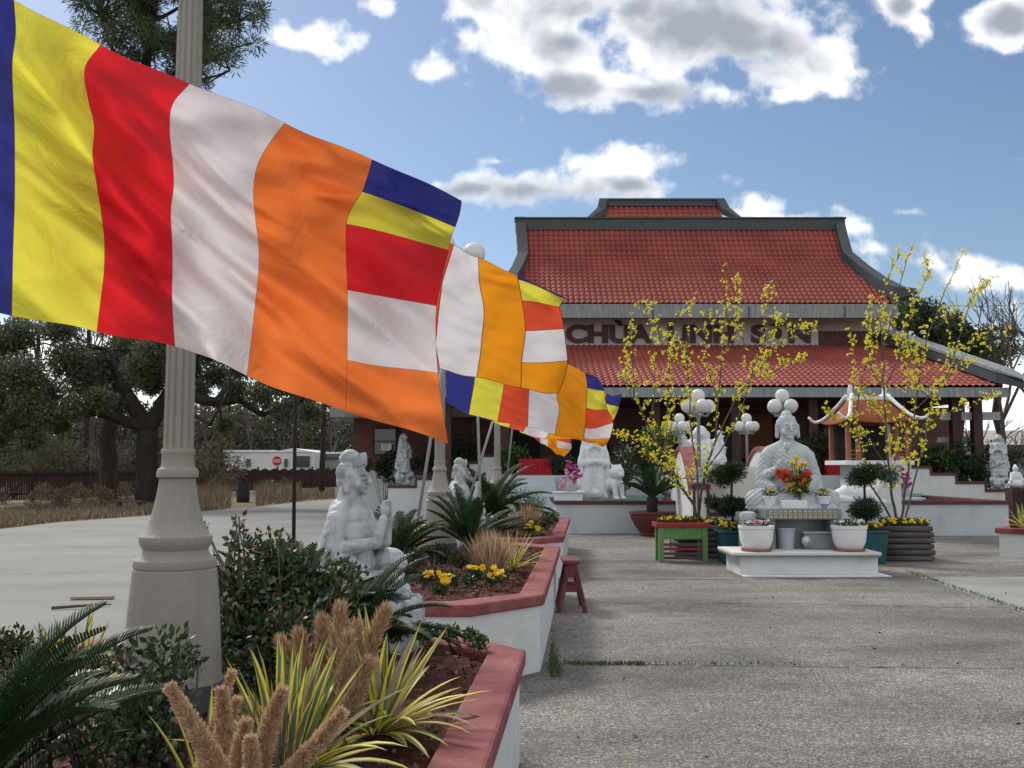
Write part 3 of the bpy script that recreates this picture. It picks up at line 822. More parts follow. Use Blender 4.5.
st.build('riser', mat('dark_riser', (.07, .05, .055), .85, .2, 4), BR)
for sgn in (-1, 1):
    for d in (19.9, 25.8):
        x = bax(d) + sgn * .88; zt = Z(489, 20) if d < 22 else 1.05
        q = MB().box(x - .14, x + .14, d - .14, d + .14, 0, zt).build('pedestal', M_['white_wall'], BR)
        tr_ = MB()
        for (ax, bx_) in ((-.165, -.11), (.11, .165)): tr_.box(x + ax, x + bx_, d - .168, d - .141, .0, zt - .001)
        tr_.box(x - .19, x + .19, d - .19, d + .19, zt + .002, zt + .1)
        tr_.build('trim', M_['maroon_dark'], q)


# ------------------------------------------------------------------ planters
ux = .075
PL = lambda lat, d, z=0: Vector((axis(d) + lat, d, z))
def planter(d0, d1, label, seed, hw=1.4, ch=.6):
    o = thing('planter', PL(0, (d0 + d1) / 2), label, 'planter', 'raised white planters with maroon caps')
    def poly(h, e):
        k = ch; s = h - .5
        return [PL(h, d0 + k - e * .4), PL(h, d1 - k + e * .4), PL(s, d1 + e), PL(-s, d1 + e), PL(-h, d1 - k + e * .4), PL(-h, d0 + k - e * .4), PL(-s, d0 - e), PL(s, d0 - e)]
    def ring(ho, eo, hi, ei, z0, z1, m, nm, bev=0):
        a, b = poly(ho, eo), poly(hi, ei); mb = MB(); n = 8
        mb.v = [(p.x, p.y, z) for z in (z0, z1) for q in (a, b) for p in q]
        for i in range(n):
            j = (i + 1) % n
            for f in ((i, j, 2 * n + j, 2 * n + i), (n + j, n + i, 3 * n + i, 3 * n + j), (2 * n + i, 2 * n + j, 3 * n + j, 3 * n + i), (j, i, n + i, n + j)):
                mb.f.append(f); mb.m.append(0)
        return mb.build(nm, m, o, bevel=bev)
    ring(hw - .03, -.03, hw - .18, -.18, 0, .508, M_['white_wall'], 'wall')
    ring(hw + .005, .005, hw - .20, -.20, .51, .60, M_['maroon'], 'cap', .018)
    rs = np.random.RandomState(seed)
    mb = MB(); nu, nv = 36, int((d1 - d0) / .08)
    for j in range(nv + 1):
        d = d0 + .16 + (d1 - d0 - .32) * j / nv
        e = min((d - d0 - .16), (d1 - .16 - d)) / ch; s = hw - .19 - .5 * max(0, 1 - e)
        for i in range(nu + 1):
            l = -s + 2 * s * i / nu; q = PL(l, d)
            z = .53 + .07 * math.cos(l / hw * 1.5) + .012 * rs.normal()
            mb.v.append((q.x, q.y, z))
    for j in range(nv):
        for i in range(nu):
            a = j * (nu + 1) + i; mb.f.append((a, a + 1, a + nu + 2, a + nu + 1)); mb.m.append(0)
    mb.build('soil', M_['soil'], o, smooth=True)
    # bark chips
    n = int(5200 * (d1 - d0) / 5) if d0 < 10 else 1500
    L_ = rs.uniform(-hw + .2, hw - .2, n); D = rs.uniform(d0 + .2, d1 - .2, n)
    ok = np.abs(L_) < hw - .2 - .5 * np.maximum(0, 1 - np.minimum(D - d0 - .2, d1 - .2 - D) / ch)
    L_, D = L_[ok], D[ok]
    P = np.stack([-1.43 + ux * (D - 4.25) + L_, D, .545 + .07 * np.cos(L_ / hw * 1.5)], 1)
    mb = MB(); leaf_mesh(mb, P, rs.normal(size=(len(P), 3)) * [2, 2, .5], .035, .55, nm=3, rs=rs)
    q = mb.build('bark_chips', [M_['chip1'], M_['chip2'], M_['chip3']], o); q['kind'] = 'stuff'
    return o


M_['chip1'] = mat('bark_chip_red', (.16, .045, .03), .9, .3, 30)
M_['chip2'] = mat('bark_chip_dark', (.07, .025, .02), .9, .3, 30)
M_['chip3'] = mat('bark_chip_pale', (.26, .11, .08), .9, .3, 30)
planter(.4, 6.2, 'nearest white planter with maroon cap, variegated yuccas and tan plumes', 1)
planter(7.4, 13.4, 'middle white planter with maroon cap beside the maroon sawhorse', 2)
planter(14.1, 20.6, 'farthest white planter with maroon cap, nearest the temple', 3)
# planter at right edge
p4 = thing('planter', gp(1010, 556), 'small white planter with maroon cap at the right edge of the forecourt', 'planter')
c0 = gp(1000, 557); x0 = c0.x; 
mb = MB(); mb.prism([(x0, c0.y), (x0 + 1.1, c0.y - 1.2), (x0 + 3, c0.y - 1.2), (x0 + 3, c0.y + .9), (x0 + .8, c0.y + .9)], 0, .42); mb.build('wall', M_['white_wall'], p4)
mb = MB(); mb.prism([(x0 - .08, c0.y), (x0 + 1.08, c0.y - 1.27), (x0 + 3.1, c0.y - 1.27), (x0 + 3.1, c0.y + .97), (x0 + .76, c0.y + .97)], .422, .52); mb.build('cap', M_['maroon'], p4, bevel=.015)
mb = MB(); mb.prism([(x0 + .2, c0.y), (x0 + 1.2, c0.y - 1), (x0 + 2.8, c0.y - 1), (x0 + 2.8, c0.y + .7), (x0 + .9, c0.y + .7)], .5, .56); mb.build('soil', M_['soil'], p4)

# ------------------------------------------------------------------ tall lamp posts
def lamp_post():
    o = thing('lamp_post', (0, 0, 0), 'x', 'lamp post', 'tall fluted concrete lamp posts in the planters')
    k = .00425
    zz = lambda y: pt(512, y, 4.25).z - .5
    fl = lambda t, z: -.13 * max(0, math.cos(12 * t)) ** 1.5
    fl2 = lambda t, z: -.02 * max(0, math.cos(28 * t)) ** .6
    W = lambda w: w * k / 2
    MB().lathe([(W(99), -.02), (W(98), zz(682)), (W(97), zz(681.5))], n=48).build('footing', M_['footing'], o, auto=True)
    MB().lathe([(W(95), zz(681)), (W(93), zz(672)), (W(92), zz(660)), (W(87), zz(610)), (W(80), zz(569)), (W(77), zz(567.5)), (W(79), zz(566.5)), (W(80), zz(563)), (W(78), zz(559)), (W(70), zz(557)), (W(64), zz(553)), (W(62), zz(549))], n=64).build('base', M_['concrete'], o, auto=True)
    MB().lathe([(W(62), zz(548.9)), (W(67), zz(545)), (W(70), zz(540)), (W(69), zz(536)), (W(64), zz(533.5)), (W(62.5), zz(533)), (W(52), zz(522)), (W(43.5), zz(507)), (W(38), zz(492)), (W(35.2), zz(482)), (W(35), zz(478.5))], n=112, flute=fl2).build('bell', M_['concrete'], o, auto=True)
    MB().lathe([(W(35), zz(478.4)), (W(40), zz(477)), (W(40.5), zz(473)), (W(38), zz(469)), (W(33), zz(467.5)), (W(31.5), zz(464)), (W(31), zz(455)), (W(32.5), zz(453.5)), (W(33), zz(451.5)), (W(32), zz(449.5)), (W(30), zz(449))], n=48).build('collar', M_['concrete'], o, auto=True)
    H = 3.42
    MB().lathe([(W(29.5), zz(448.9)), (W(28.6), zz(400)), (W(25.5), 2.9), (W(23), H)], n=96, flute=fl).build('shaft', M_['concrete'], o, auto=True)
    MB().lathe([(.05, H + .001), (.075, H + .03), (.075, H + .08), (.05, H + .1), (.04, H + .28), (.06, H + .32), (.065, H + .35)], n=24).build('capital', M_['concrete'], o, auto=True)
    for a in (0, 90, 180, 270):
        a = R(a + 8); c, s = math.cos(a), math.sin(a)
        arm = MB(); arm.tube([(c * r, s * r, z) for r, z in ((.04, H + .05), (.18, H - .02), (.32, H - .02), (.40, H + .03), (.40, H + .10))], .018, 8)
        arm.lathe([(.03, H + .06), (.055, H + .10), (.05, H + .13)], (c * .4, s * .4, 0), 16)
        arm.build('arm', M_['concrete'], o, smooth=True)
        MB().ell((c * .4, s * .4, H + .26), .137, 24, 16).build('globe', M_['globe'], o, smooth=True)
    MB().ell((0, 0, H + .48), .137, 24, 16).build('globe', M_['globe'], o, smooth=True)
    return o


M_['footing'] = mat('dark_footing', (.09, .10, .115), .8, .2, 8)
lp = lamp_post()
lp.location = PL(.015, 4.25, .5); lp['label'] = 'nearest and largest fluted concrete lamp post, behind the big flag'
copy_tree(lp, PL(0, 11.9, .5), 'fluted lamp post in the middle planter between the two seated statues')
copy_tree(lp, PL(0, 19.5, .5), 'farthest fluted lamp post, thin beside the terrace stairs')

def small_lamp():
    o = thing('bridge_lamp', (0, 0, 0), 'x', 'lamp', 'grey globe lamps on the bridge pedestals')
    MB().lathe([(.12, 0), (.12, .05), (.10, .08), (.07, .12), (.10, .15), (.09, .2), (.05, .27), (.06, .3), (.045, .33)], n=20).build('base', M_['greymetal'], o, smooth=True)
    MB().lathe([(.04, .33), (.034, 1.30), (.05, 1.32), (.07, 1.38), (.05, 1.43), (.035, 1.45), (.045, 1.60), (.06, 1.63)], n=14).build('pole', M_['greymetal'], o, smooth=True)
    for a in (0, 90, 180, 270):
        a = R(a + 12); c, s = math.cos(a), math.sin(a)
        m = MB(); m.tube([(c * r, s * r, z) for r, z in ((.03, 1.41), (.12, 1.35), (.19, 1.35), (.22, 1.41))], .022, 8); m.lathe([(.03, 1.39), (.06, 1.42), (.05, 1.45)], (c * .22, s * .22, 0), 12)
        m.build('arm', M_['greymetal'], o, smooth=True)
        MB().ell((c * .22, s * .22, 1.54), .138, 20, 14).build('globe', M_['globe'], o, smooth=True)
    MB().ell((0, 0, 1.75), .138, 20, 14).build('globe', M_['globe'], o, smooth=True)
    return o


sl = small_lamp(); zt = Z(489, 20) + .102 - .0
sl.location = (bax(19.9) - .88, 19.9, zt); sl['label'] = 'globe lamp on the front left bridge pedestal, left of the big seated statue'
copy_tree(sl, (bax(19.9) + .80, 19.9, zt), 'globe lamp rising directly behind the head of the big seated statue', rz=R(20))
copy_tree(sl, (bax(25.8) - .80, 25.8, 1.152), 'farther globe lamp seen just left of the front left bridge lamp', sc=.97)
copy_tree(sl, (bax(25.8) + .93, 25.8, 1.152), 'farther globe lamp between the front bridge lamp and the big seated statue', sc=.97)

# ------------------------------------------------------------------ flags
FC = [mat('flag_blue', (.035, .042, .24), .8, .08, 3, trans=.45), mat('flag_yellow', (.72, .66, .07), .8, .06, 3, trans=.6), mat('flag_red', (.68, .022, .032), .8, .06, 3, trans=.55),
      mat('flag_white', (.74, .70, .71), .8, .05, 3, trans=.5), mat('flag_orange', (.82, .20, .045), .8, .06, 3, trans=.6), mat('flag_seam', (.20, .05, .02), .9, .1, 3, trans=.2)]
def cloth_bump(m):
    nt = m.node_tree; N, L = nt.nodes.new, nt.links.new; b = nt.nodes['Principled BSDF']
    tc = N('ShaderNodeTexCoord'); n = N('ShaderNodeTexNoise'); n.inputs['Scale'].default_value = 5; n.inputs['Detail'].default_value = 4; n.inputs['Distortion'].default_value = .5; n.inputs['Roughness'].default_value = .6
    L(tc.outputs['Object'], n.inputs['Vector']); bp = N('ShaderNodeBump'); bp.inputs['Strength'].default_value = .55; bp.inputs['Distance'].default_value = .03; L(n.outputs[0], bp.inputs['Height'])
    wv = N('ShaderNodeTexWave'); wv.inputs['Scale'].default_value = 260; L(tc.outputs['Object'], wv.inputs['Vector']); b2 = N('ShaderNodeBump'); b2.inputs['Strength'].default_value = .15; b2.inputs['Distance'].default_value = .001
    L(wv.outputs['Fac'], b2.inputs['Height']); L(bp.outputs[0], b2.inputs['Normal']); L(b2.outputs[0], b.inputs['Normal'])
    for t in nt.nodes:
        if t.type == 'BSDF_TRANSLUCENT': L(bp.outputs[0], t.inputs['Normal'])


for m_ in FC: cloth_bump(m_)
FC2 = FC[:4] + [mat('flag_amber', (.82, .30, .012), .8, .06, 3, trans=.5), FC[5]]
FC2[2] = mat('flag_coral', (.72, .085, .035), .8, .06, 3, trans=.5)
cloth_bump(FC2[2]); cloth_bump(FC2[4])


def resample(poly, n):
    P = np.array(poly, float); s = np.r_[0, np.cumsum(np.linalg.norm(np.diff(P, axis=0), axis=1))]
    t = np.linspace(0, s[-1], n); return np.stack([np.interp(t, s, P[:, 0]), np.interp(t, s, P[:, 1])], 1)


def catmull(C, tl):
    """C: (n, ...) control values, tl: list of params in [0, n-1]"""
    n = len(C); out = []
    for t in tl:
        i = min(int(t), n - 2); f = t - i
        p1, p2 = C[i], C[i + 1]; p0 = C[i - 1] if i > 0 else 2 * p1 - p2; p3 = C[i + 2] if i + 2 < n else 2 * p2 - p1
        out.append(.5 * ((2 * p1) + (-p0 + p2) * f + (2 * p0 - 5 * p1 + 4 * p2 - p3) * f ** 2 + (-p0 + 3 * p1 - 3 * p2 + p3) * f ** 3))
    return np.array(out)


def flag(cols, Y0, Y1, mats, label, base, amp=.03, seam=.012, seamM=5, ph=0, nf=5, sub=8, crease=False):
    def rows11(c):
        if len(c) != 6: return resample(c, 11)
        return catmull(np.array(c, float), [i / 2 for i in range(11)])
    C = np.stack([rows11(c) for c in cols], 1)  # rows x cols x 2
    nc = len(cols); sp = [0, seam] + [seam + (1 - 2 * seam) * i / sub for i in range(1, sub)] + [1 - seam]
    ct = [j + s for j in range(nc - 1) for s in sp] + [nc - 1]; rt = [j + s for j in range(5) for s in sp] + [5]
    G = catmull(C, [2 * r for r in rt]); G = catmull(np.swapaxes(G, 0, 1), ct)  # cols x rows x 2
    mb = MB(); w = len(rt)
    for i, u in enumerate(ct):
        for j, v in enumerate(rt):
            un = u / (nc - 1); vn = v / 5
            grow = min(1, un * 2.2)
            Y = Y0 + (Y1 - Y0) * un
            q = un * 1.6 - vn * .9
            dY = amp * grow * (math.sin(nf * q * 2.0 + ph) * 1.2 + .55 * math.sin(nf * 2.6 * (un * .8 - vn * .75) + 1.3 + ph) + .22 * math.sin(31 * un + 17 * vn + 3 * math.sin(4 * vn) + ph) + .12 * math.sin(53 * vn - 24 * un + ph))
            fl = max(0, un - .93) / .07; dY += amp * 1.5 * fl ** 2 * math.sin(3 * vn * math.pi + ph)
            if crease: dY += grow * amp * 1.5 * math.tanh((vn - .16 - (un - .167) * 1.35 + .02 * math.sin(9 * un)) / .035) * max(0, 1 - abs(un - .38) / .34) + grow * amp * 1.0 * math.tanh((vn - .62 - (un - .62) * .9) / .05) * max(0, 1 - abs(un - .75) / .22)
            for (ka, kb, kc, kw) in ((6.3, 4.1, .3, .8), (9.1, 7.4, 2.0, .5), (3.7, -5.2, 1.1, .35), (13.0, 9.0, .7, .25)):
                dY += amp * grow * kw * (1 - abs(math.sin(ka * un - kb * vn + kc + ph + .5 * math.sin(5 * vn + ph)))) ** 3
            ew = 1.6 * (2.6 / Y) ** .5; G[i, j, 1] += ew * (math.sin(19 * un + ph) + .6 * math.sin(37 * un + 2 * ph)) * (abs(2 * vn - 1) ** 3) * grow; G[i, j, 0] += ew * 1.2 * math.sin(13 * vn + ph) * un ** 6
            mb.v.append(tuple(pt(G[i, j, 0], G[i, j, 1], Y + dY)))
    for i in range(len(ct) - 1):
        for j in range(w - 1):
            a = i * w + j; mb.f.append((a, a + w, a + w + 1, a + 1))
            ci = min(int((ct[i] + ct[i + 1]) / 2), nc - 2); ri = min(int((rt[j] + rt[j + 1]) / 2), 4)
            k = ci if ci < 5 else ri
            fu = (ct[i] + ct[i + 1]) / 2 - ci; fv = (rt[j] + rt[j + 1]) / 2 - ri
            if seamM is not None:
                if fu > 1 - seam and ci < nc - 1: k = seamM
                if ci == 5 and fv > 1 - seam and ri < 4: k = seamM
                if (ri == 0 and fv < seam) or (ri == 4 and fv > 1 - seam): k = seamM
            mb.m.append(k)
    o = mb.build('flag', mats, base=base, smooth=True)
    return tag(o, label, 'flag', 'Buddhist flags flying in a row')


F1 = [[(-95, -75), (-100, 60), (-95, 180), (-92, 290)], [(14, 0), (16, 33), (12, 67), (15, 133), (15, 200), (13, 256), (12, 316)],
      [(101, 44), (88, 55), (85, 68), (88, 100), (96, 133), (92, 160), (100, 200), (106, 256), (97, 331)],
      [(190, 84), (176, 98), (168, 114), (172, 150), (174, 183), (170, 220), (173, 247), (172, 300), (175, 347)],
      [(285, 122), (264, 150), (253, 177), (255, 213), (260, 256), (256, 300), (252, 337), (247, 375)],
      [(372, 160), (362, 192), (347, 224), (347, 290), (348, 360), (345, 412)],
      [(461, 200), (455, 227), (450, 250), (435, 306), (440, 373), (447, 443)]]
b1 = pt(-95, 300, 2.5)
flag(F1, 2.45, 2.95, FC, 'largest and nearest striped Buddhist flag filling the upper left', b1, amp=.075, seam=.004, ph=.4, nf=5, sub=16, crease=True)
F2 = [[(297, 178), (296, 250), (297, 330)], [(346, 196), (342, 270), (345, 344)], [(400, 222), (392, 290), (396, 358)],
      [(454, 246), (443, 281), (439, 311), (436, 345), (440, 370)], [(478.5, 257), (480, 285), (485, 311), (481, 353), (477, 377)],
      [(518, 277), (519, 280), (522, 301), (526, 331), (522, 363), (521, 389)], [(560, 294), (567, 299), (559, 307), (565, 329), (568, 361), (558, 393)]]
flag(F2, 6.2, 6.5, FC2, 'second striped flag with large white and amber stripes beside the roof', pt(297, 330, 6.2), amp=.03, seam=.02, ph=2.2)
F3 = [[(446, 330), (446, 370), (446, 402)], [(476, 338), (475, 380), (469, 414.5)], [(506, 345), (504, 388), (498, 421)], [(532, 352), (529, 393), (528, 427)],
      [(556, 358), (557, 396), (560, 410), (555, 434)], [(585, 373), (587.5, 388), (586.5, 408), (585, 428), (584.5, 438), (584, 441)], [(598, 378), (605, 391), (608, 410), (613, 423), (611, 438), (602, 446)]]
flag(F3, 10, 10.2, FC2, 'third striped flag below the second, blue hoist beside the middle lamp post', pt(446, 402, 10), amp=.04, seam=.02, ph=1)
F4 = [[(479, 360), (478.5, 417)], [(500, 364), (493, 422)], [(528, 372), (509, 428)], [(552, 378), (523, 432.5)], [(580, 384), (546, 439)],
      [(607, 394), (604, 403), (599, 411), (592, 420), (585, 430), (578, 440)], [(622, 394), (619.5, 407), (612, 421), (606, 430), (602, 438), (598, 444)]]
flag(F4, 13.6, 13.9, FC2, 'fourth striped flag almost hidden behind the third, blue and yellow tip showing', pt(479, 417, 13.6), amp=.04, seam=.02, ph=3)
F5 = [[(514, 394), (513, 429)], [(522, 400), (520, 432)], [(530, 406), (529, 436)], [(540, 412), (540, 442)], [(548, 418), (548, 447)],
      [(557, 424), (557, 429), (557, 435), (557, 440), (557, 447), (556, 453)], [(566, 428), (569, 433), (571, 438), (572, 444), (570, 450), (565, 457)]]
flag(F5, 17.2, 17.4, FC2, 'smallest and farthest striped flag fluttering below the others', pt(513, 429, 17.2), amp=.05, seam=.02, ph=4)


def pole(p0, p1, r, m, label, grp='flag poles in the planters'):
    o = thing('flag_pole', p0, label, 'flag pole', grp)
    MB().tube([p0, p1], [r, r * .85], 12).build('pole', m, o, smooth=True)
    d = (Vector(p1) - Vector(p0)).normalized(); MB().ell(Vector(p1) + d * r * .5, r * 1.6, 10, 8).build('finial', m, o, smooth=True)
    return o


pole(pt(-120, 700, 2.45), pt(-95, -120, 2.45), .012, M_['blackpole'], 'pole holding the largest flag, left of the view')
pole(pt(293, 600, 6.2), pt(298, 160, 6.2), .012, M_['blackpole'], 'thin black upright pole left of the nearest seated statue')
pole(pt(412, 556, 10), pt(450, 318, 10), .018, M_['pole'], 'leaning grey pole left of the middle lamp post')
pole(pt(480.5, 505, 13.6), pt(476, 352, 13.6), .02, M_['pole'], 'upright grey pole right of the middle lamp post')
pole(pt(469, 499, 15), pt(500, 398, 15), .02, M_['pole'], 'steeply leaning grey pole crossing behind the second seated statue')
pole(pt(507, 478, 17.2), pt(517, 385, 17.2), .018, M_['pole'], 'thin grey pole of the smallest flag beside the farthest lamp post')


# ------------------------------------------------------------------ statues
def seated(mode='buddha'):
    """returns body MB, front is -y, total height 1"""
    m = MB(); b = mode == 'buddha'
    m.ell((0, .02, .22), (.235, .18, .2)); m.ell((0, .0, .42), (.20, .145, .2)); m.ell((0, 0, .54), (.19, .12, .12))
    m.cap((-.155, .01, .565), (.155, .01, .565), .08, .08); m.cap((-.07, 0, .625), (.07, 0, .625), .06, .06)
    for s in (-1, 1): m.cap((s * .03, .0, .66), (s * .16, .01, .575), .05, .075)
    m.cap((0, .005, .62), (0, -.01, .74), .072, .066)
    # head
    hy = -.02
    m.ell((0, hy, .815), (.088, .10, .112)); m.ell((0, hy - .03, .757), (.068, .066, .05)); m.ell((0, hy + .02, .845), (.103, .103, .098))
    for s in (-1, 1):
        m.ell((s * .052, hy - .062, .775), (.03, .03, .035))
        m.cap((s * .102, hy + .0, .84), (s * .104, hy + .0, .735), .017, .02)
        m.ell((s * .036, hy - .090, .815), (.024, .013, .010)); m.cap((s * .014, hy - .100, .843), (s * .036, hy - .098, .850), .007, .006); m.cap((s * .036, hy - .098, .850), (s * .064, hy - .080, .842), .007, .005)
    m.cap((0, hy - .100, .838), (0, hy - .128, .79), .010, .016); m.ell((0, hy - .112, .787), (.020, .012, .009))
    m.ell((0, hy - .098, .765), (.030, .016, .006)); m.ell((0, hy - .096, .751), (.023, .016, .007)); m.ell((0, hy - .085, .722), (.026, .022, .018))
    # arms
    for s in (-1, 1):
        m.cap((s * .20, .0, .54), (s * .265, .0, .33), .070, .068)
    if b:
        m.ell((0, hy + .02, .935), (.052, .052, .055)); m.ell((0, hy + .012, .895), (.085, .085, .05))
        m.cap((-.265, 0, .33), (-.16, -.2, .42), .062, .036); m.cap((-.26, -.02, .28), (-.19, -.16, .24), .07, .045)
        m.cap((.265, 0, .32), (.12, -.2, .22), .064, .040); m.cap((.27, 0, .28), (.24, -.1, .14), .07, .055)
        m.ell((-.145, -.225, .455), (.042, .028, .05))      # raised hand holding a stem
        for k in range(4): m.cap((-.135 + .0, -.245, .478 - k * .02), (-.085 - .006 * k, -.25, .485 - k * .02), .0115, .009)
        m.cap((-.15, -.24, .49), (-.115, -.262, .525), .012, .009)
        m.ell((.07, -.24, .2), (.07, .045, .022))            # hand in the lap
        for k in range(4): m.cap((.03, -.25 + .016 * k, .205), (-.05 + .008 * k, -.255 + .018 * k, .2), .0105, .009)
        m.cap((.07, -.235, .22), (.0, -.235, .235), .012, .01)
        m.cap((-.09, -.27, .42), (-.09, -.262, .60), .008, .008)
        m.ell((-.09, -.262, .635), (.034, .034, .034)); m.ell((-.09, -.262, .61), (.022, .022, .03))
        for a in range(5): m.ell((-.09 + .024 * math.cos(a * 1.257), -.262 + .024 * math.sin(a * 1.257), .64), (.013, .013, .032))
    else:
        m.ell((0, hy - .015, .775), (.076, .082, .062)); m.cap((0, .01, .64), (0, -.005, .75), .085, .078); m.ell((0, hy + .03, .80), (.098, .10, .10))
        m.ell((0, hy + .03, .86), (.107, .105, .085)); m.ell((0, hy + .035, .962), (.066, .070, .064)); m.tube([(0, hy + .02, .895), (0, hy + .02, .918)], .09, 20)
        for k in range(7):
            a = R(-54 + 18 * k); m.ell((.088 * math.sin(a), hy + .01 - .088 * math.cos(a), .935 + .022 * math.cos(a * 1.5)), (.02, .010, .05))
        m.ell((0, hy + .105, .955), (.03, .012, .03))
        for s in (-1, 1):
            m.cap((s * .265, 0, .33), (s * .07, -.24, .38), .064, .042); m.cap((s * .25, -.03, .28), (s * .16, -.16, .22), .07, .05)
            m.cap((s * .07, -.24, .38), (s * .035, -.27, .54), .040, .030)
        for s in (-1, 1):
            m.ell((s * .020, -.28, .59), (.018, .034, .042))
            for k in range(4): m.cap((s * .018, -.305 + k * .018, .61), (s * .012, -.300 + k * .015, .67 - .004 * k), .0105, .0085)
            m.cap((s * .022, -.25, .59), (s * .014, -.245, .635), .012, .01)
        m.cap((.10, -.26, .06), (.04, -.40, .04), .065, .05); m.ell((-.03, -.36, .13), (.055, .05, .045)); m.ell((.20, -.2, .22), (.13, .13, .11))
        m.cap((0, .06, .58), (0, .11, .3), .11, .14)
        for s in (-1, 1): m.cap((s * .085, .03, .74), (s * .12, .02, .60), .022, .03)
        for k in range(10): a_ = k * .62; m.ell((0 + .045 * math.cos(a_) * (1 - k * .07), hy + .04 - .062, .955 + .045 * math.sin(a_) * (1 - k * .07)), (.010, .010, .010))
    # legs crossed
    for s in (-1, 1):
        m.cap((s * .12, .0, .14), (s * .365, -.12, .125), .135, .10)
    m.cap((.37, -.14, .11), (-.04, -.27, .085), .09, .07); m.cap((-.37, -.14, .12), (.06, -.24, .12), .09, .065)
    m.ell((0, -.1, .05), (.46, .30, .065)); m.ell((0, -.3, .05), (.2, .08, .05)); m.ell((0, .08, .1), (.30, .2, .13))
    return m


def robe_folds(co, no, curls=True):
    x, y, z = co[:, 0], co[:, 1], co[:, 2]
    f = np.zeros(len(co))
    torso = (z < .60) & (z > .22) & (np.abs(x) < .24) & (y < 0.02)
    f += torso * .0030 * np.sin((z + .9 * np.sqrt((x * 1.0) ** 2 + .004) * -1.0) * 150)
    arm = (z < .6) & (z > .24) & (np.abs(x) >= .24); f += arm * .0032 * np.sin((z * .9 + y * .7 + .5 * np.abs(x)) * 135)
    leg = (z <= .24); f += leg * .0042 * np.sin((np.abs(x) * .8 + z * 1.1 + y * .4) * 120)
    back = (y >= .02) & (z < .64) & (z > .2) & (np.abs(x) < .24); f += back * .0035 * np.sin(x * 95 + 6 * z)
    hair = (z > .80) & (y > -.09) & (z < .93); f += hair * .0022 * np.sin(np.arctan2(x, -(y - .0)) * 22)
    if curls: f += ((z > .885) | ((z > .80) & (y > -.05) & (np.abs(x) < .12))) * .0025 * (np.sin(x * 260) * np.sin(z * 260) + np.sin(y * 260))
    return f


# main seated statue
BY = 16.2; bz = Z(511, BY); bx = X(786, BY)
S = thing('seated_statue', (bx, BY, .5), 'large pale stone seated Buddha statue holding a lotus bud on the altar', 'statue')
body = fused(seated('buddha'), .0058, 1, robe_folds)
xf(body, (bx, BY, bz - .02), R(4), 1.66).build('body', M_['marble2'], S, smooth=True)
MB().lathe([(.80, .0), (.80, bz - .09), (.84, bz - .085), (.84, bz - .02)], (bx, BY, 0), 40, sy=.72).build('plinth', M_['granite'], S)

# bodhisattva statues facing right on rock bases
body = fused(seated('bod'), .0058, 1, lambda c, n: robe_folds(c, n, False) * (.12 + .88 * ((c[:, 2] < .24) | (c[:, 2] > .7)) + .35 * (c[:, 1] > .02)))
def bod(loc, sc, rz, label, fresh):
    S = thing('seated_statue', (0, 0, 0), label, 'statue', 'crowned seated stone statues in the planters')
    b = MB(); b.v = list(fresh.v); b.f = fresh.f; b.m = fresh.m
    xf(b, (0, 0, .36), 0, .98).build('body', M_['marble'], S, smooth=True)
    r = MB(); r.ell((0, -.05, .12), (.44, .40, .27), 20, 14); r.ell((0, -.14, .18), (.40, .34, .19), 18, 12); r.ell((.15, .1, .15), (.34, .34, .26), 16, 10)
    for k in range(30):
        a = k * 2 * math.pi / 30; r.cap((.40 * math.cos(a), -.10 + .36 * math.sin(a), .33), (.43 * math.cos(a), -.10 + .40 * math.sin(a), 0), .034 + .012 * math.sin(k * 2.3), .05)
    rk = fused(r, .013, 1, lambda c, n: .004 * np.sin(c[:, 2] * 50 + 3 * np.sin(c[:, 0] * 14)))
    rk.v = [(x, y, max(z, -.02)) for x, y, z in rk.v]
    rk.build('rock_base', M_['marble'], S, smooth=True)
    S.location = loc; S.rotation_euler.z = rz; S.scale = (sc,) * 3
    return S


P0 = pt(350, 600, 5.9); s1 = bod((P0.x, 5.9, .545), .85, R(70), 'nearest crowned seated stone statue facing right with raised joined hands', body)
P0 = pt(460, 500, 12.9); copy_tree(s1, (P0.x, 12.9, .52), 'farther crowned seated stone statue behind the middle lamp post', rz=R(72), sc=.88)


def standing(veil=True, H=1.45):
    m = MB()
    m.lathe([(.20, 0), (.21, .1), (.17, .45), (.15, .75), (.16, 1.0), (.13, 1.12), (.07, 1.18), (.05, 1.22)], n=20, sy=.8)
    m.cap((-.11, 0, 1.08), (.11, 0, 1.08), .07, .07)
    m.ell((0, -.01, 1.31), (.075, .085, .10)); m.ell((0, -.09, 1.30), (.012, .02, .02)); m.ell((0, 0, 1.41), (.045, .045, .06))
    for s in (-1, 1):
        m.cap((s * .15, 0, 1.05), (s * .17, -.06, .82), .06, .055); m.cap((s * .17, -.06, .82), (s * .03, -.17, .90), .05, .035)
        m.ell((s * .02, -.18, .95), (.022, .025, .05)); m.cap((s * .13, -.11, .84), (s * .12, -.13, .55), .05, .035)
    if veil:
        m.ell((0, .04, 1.33), (.105, .09, .13)); m.cap((0, .08, 1.3), (0, .12, .2), .09, .17)
        for s in (-1, 1): m.cap((s * .09, .04, 1.28), (s * .19, .05, .3), .05, .07)
    return m


def sfold(co, no): return .006 * np.sin(co[:, 0] * 60 + 3 * np.sin(co[:, 2] * 5)) * (co[:, 2] < 1.15) + .005 * np.sin(co[:, 2] * 55) * (co[:, 2] < 1.1)


def rockwork(m, r, h, seed):
    q = random.Random(seed)
    for k in range(26):
        a = q.uniform(0, 6.28); rr = r * q.uniform(.4, 1); z = q.uniform(.0, h); m.ell((rr * math.cos(a), rr * math.sin(a) * .8, z), (q.uniform(.06, .13),) * 3, 8, 6)
    return m


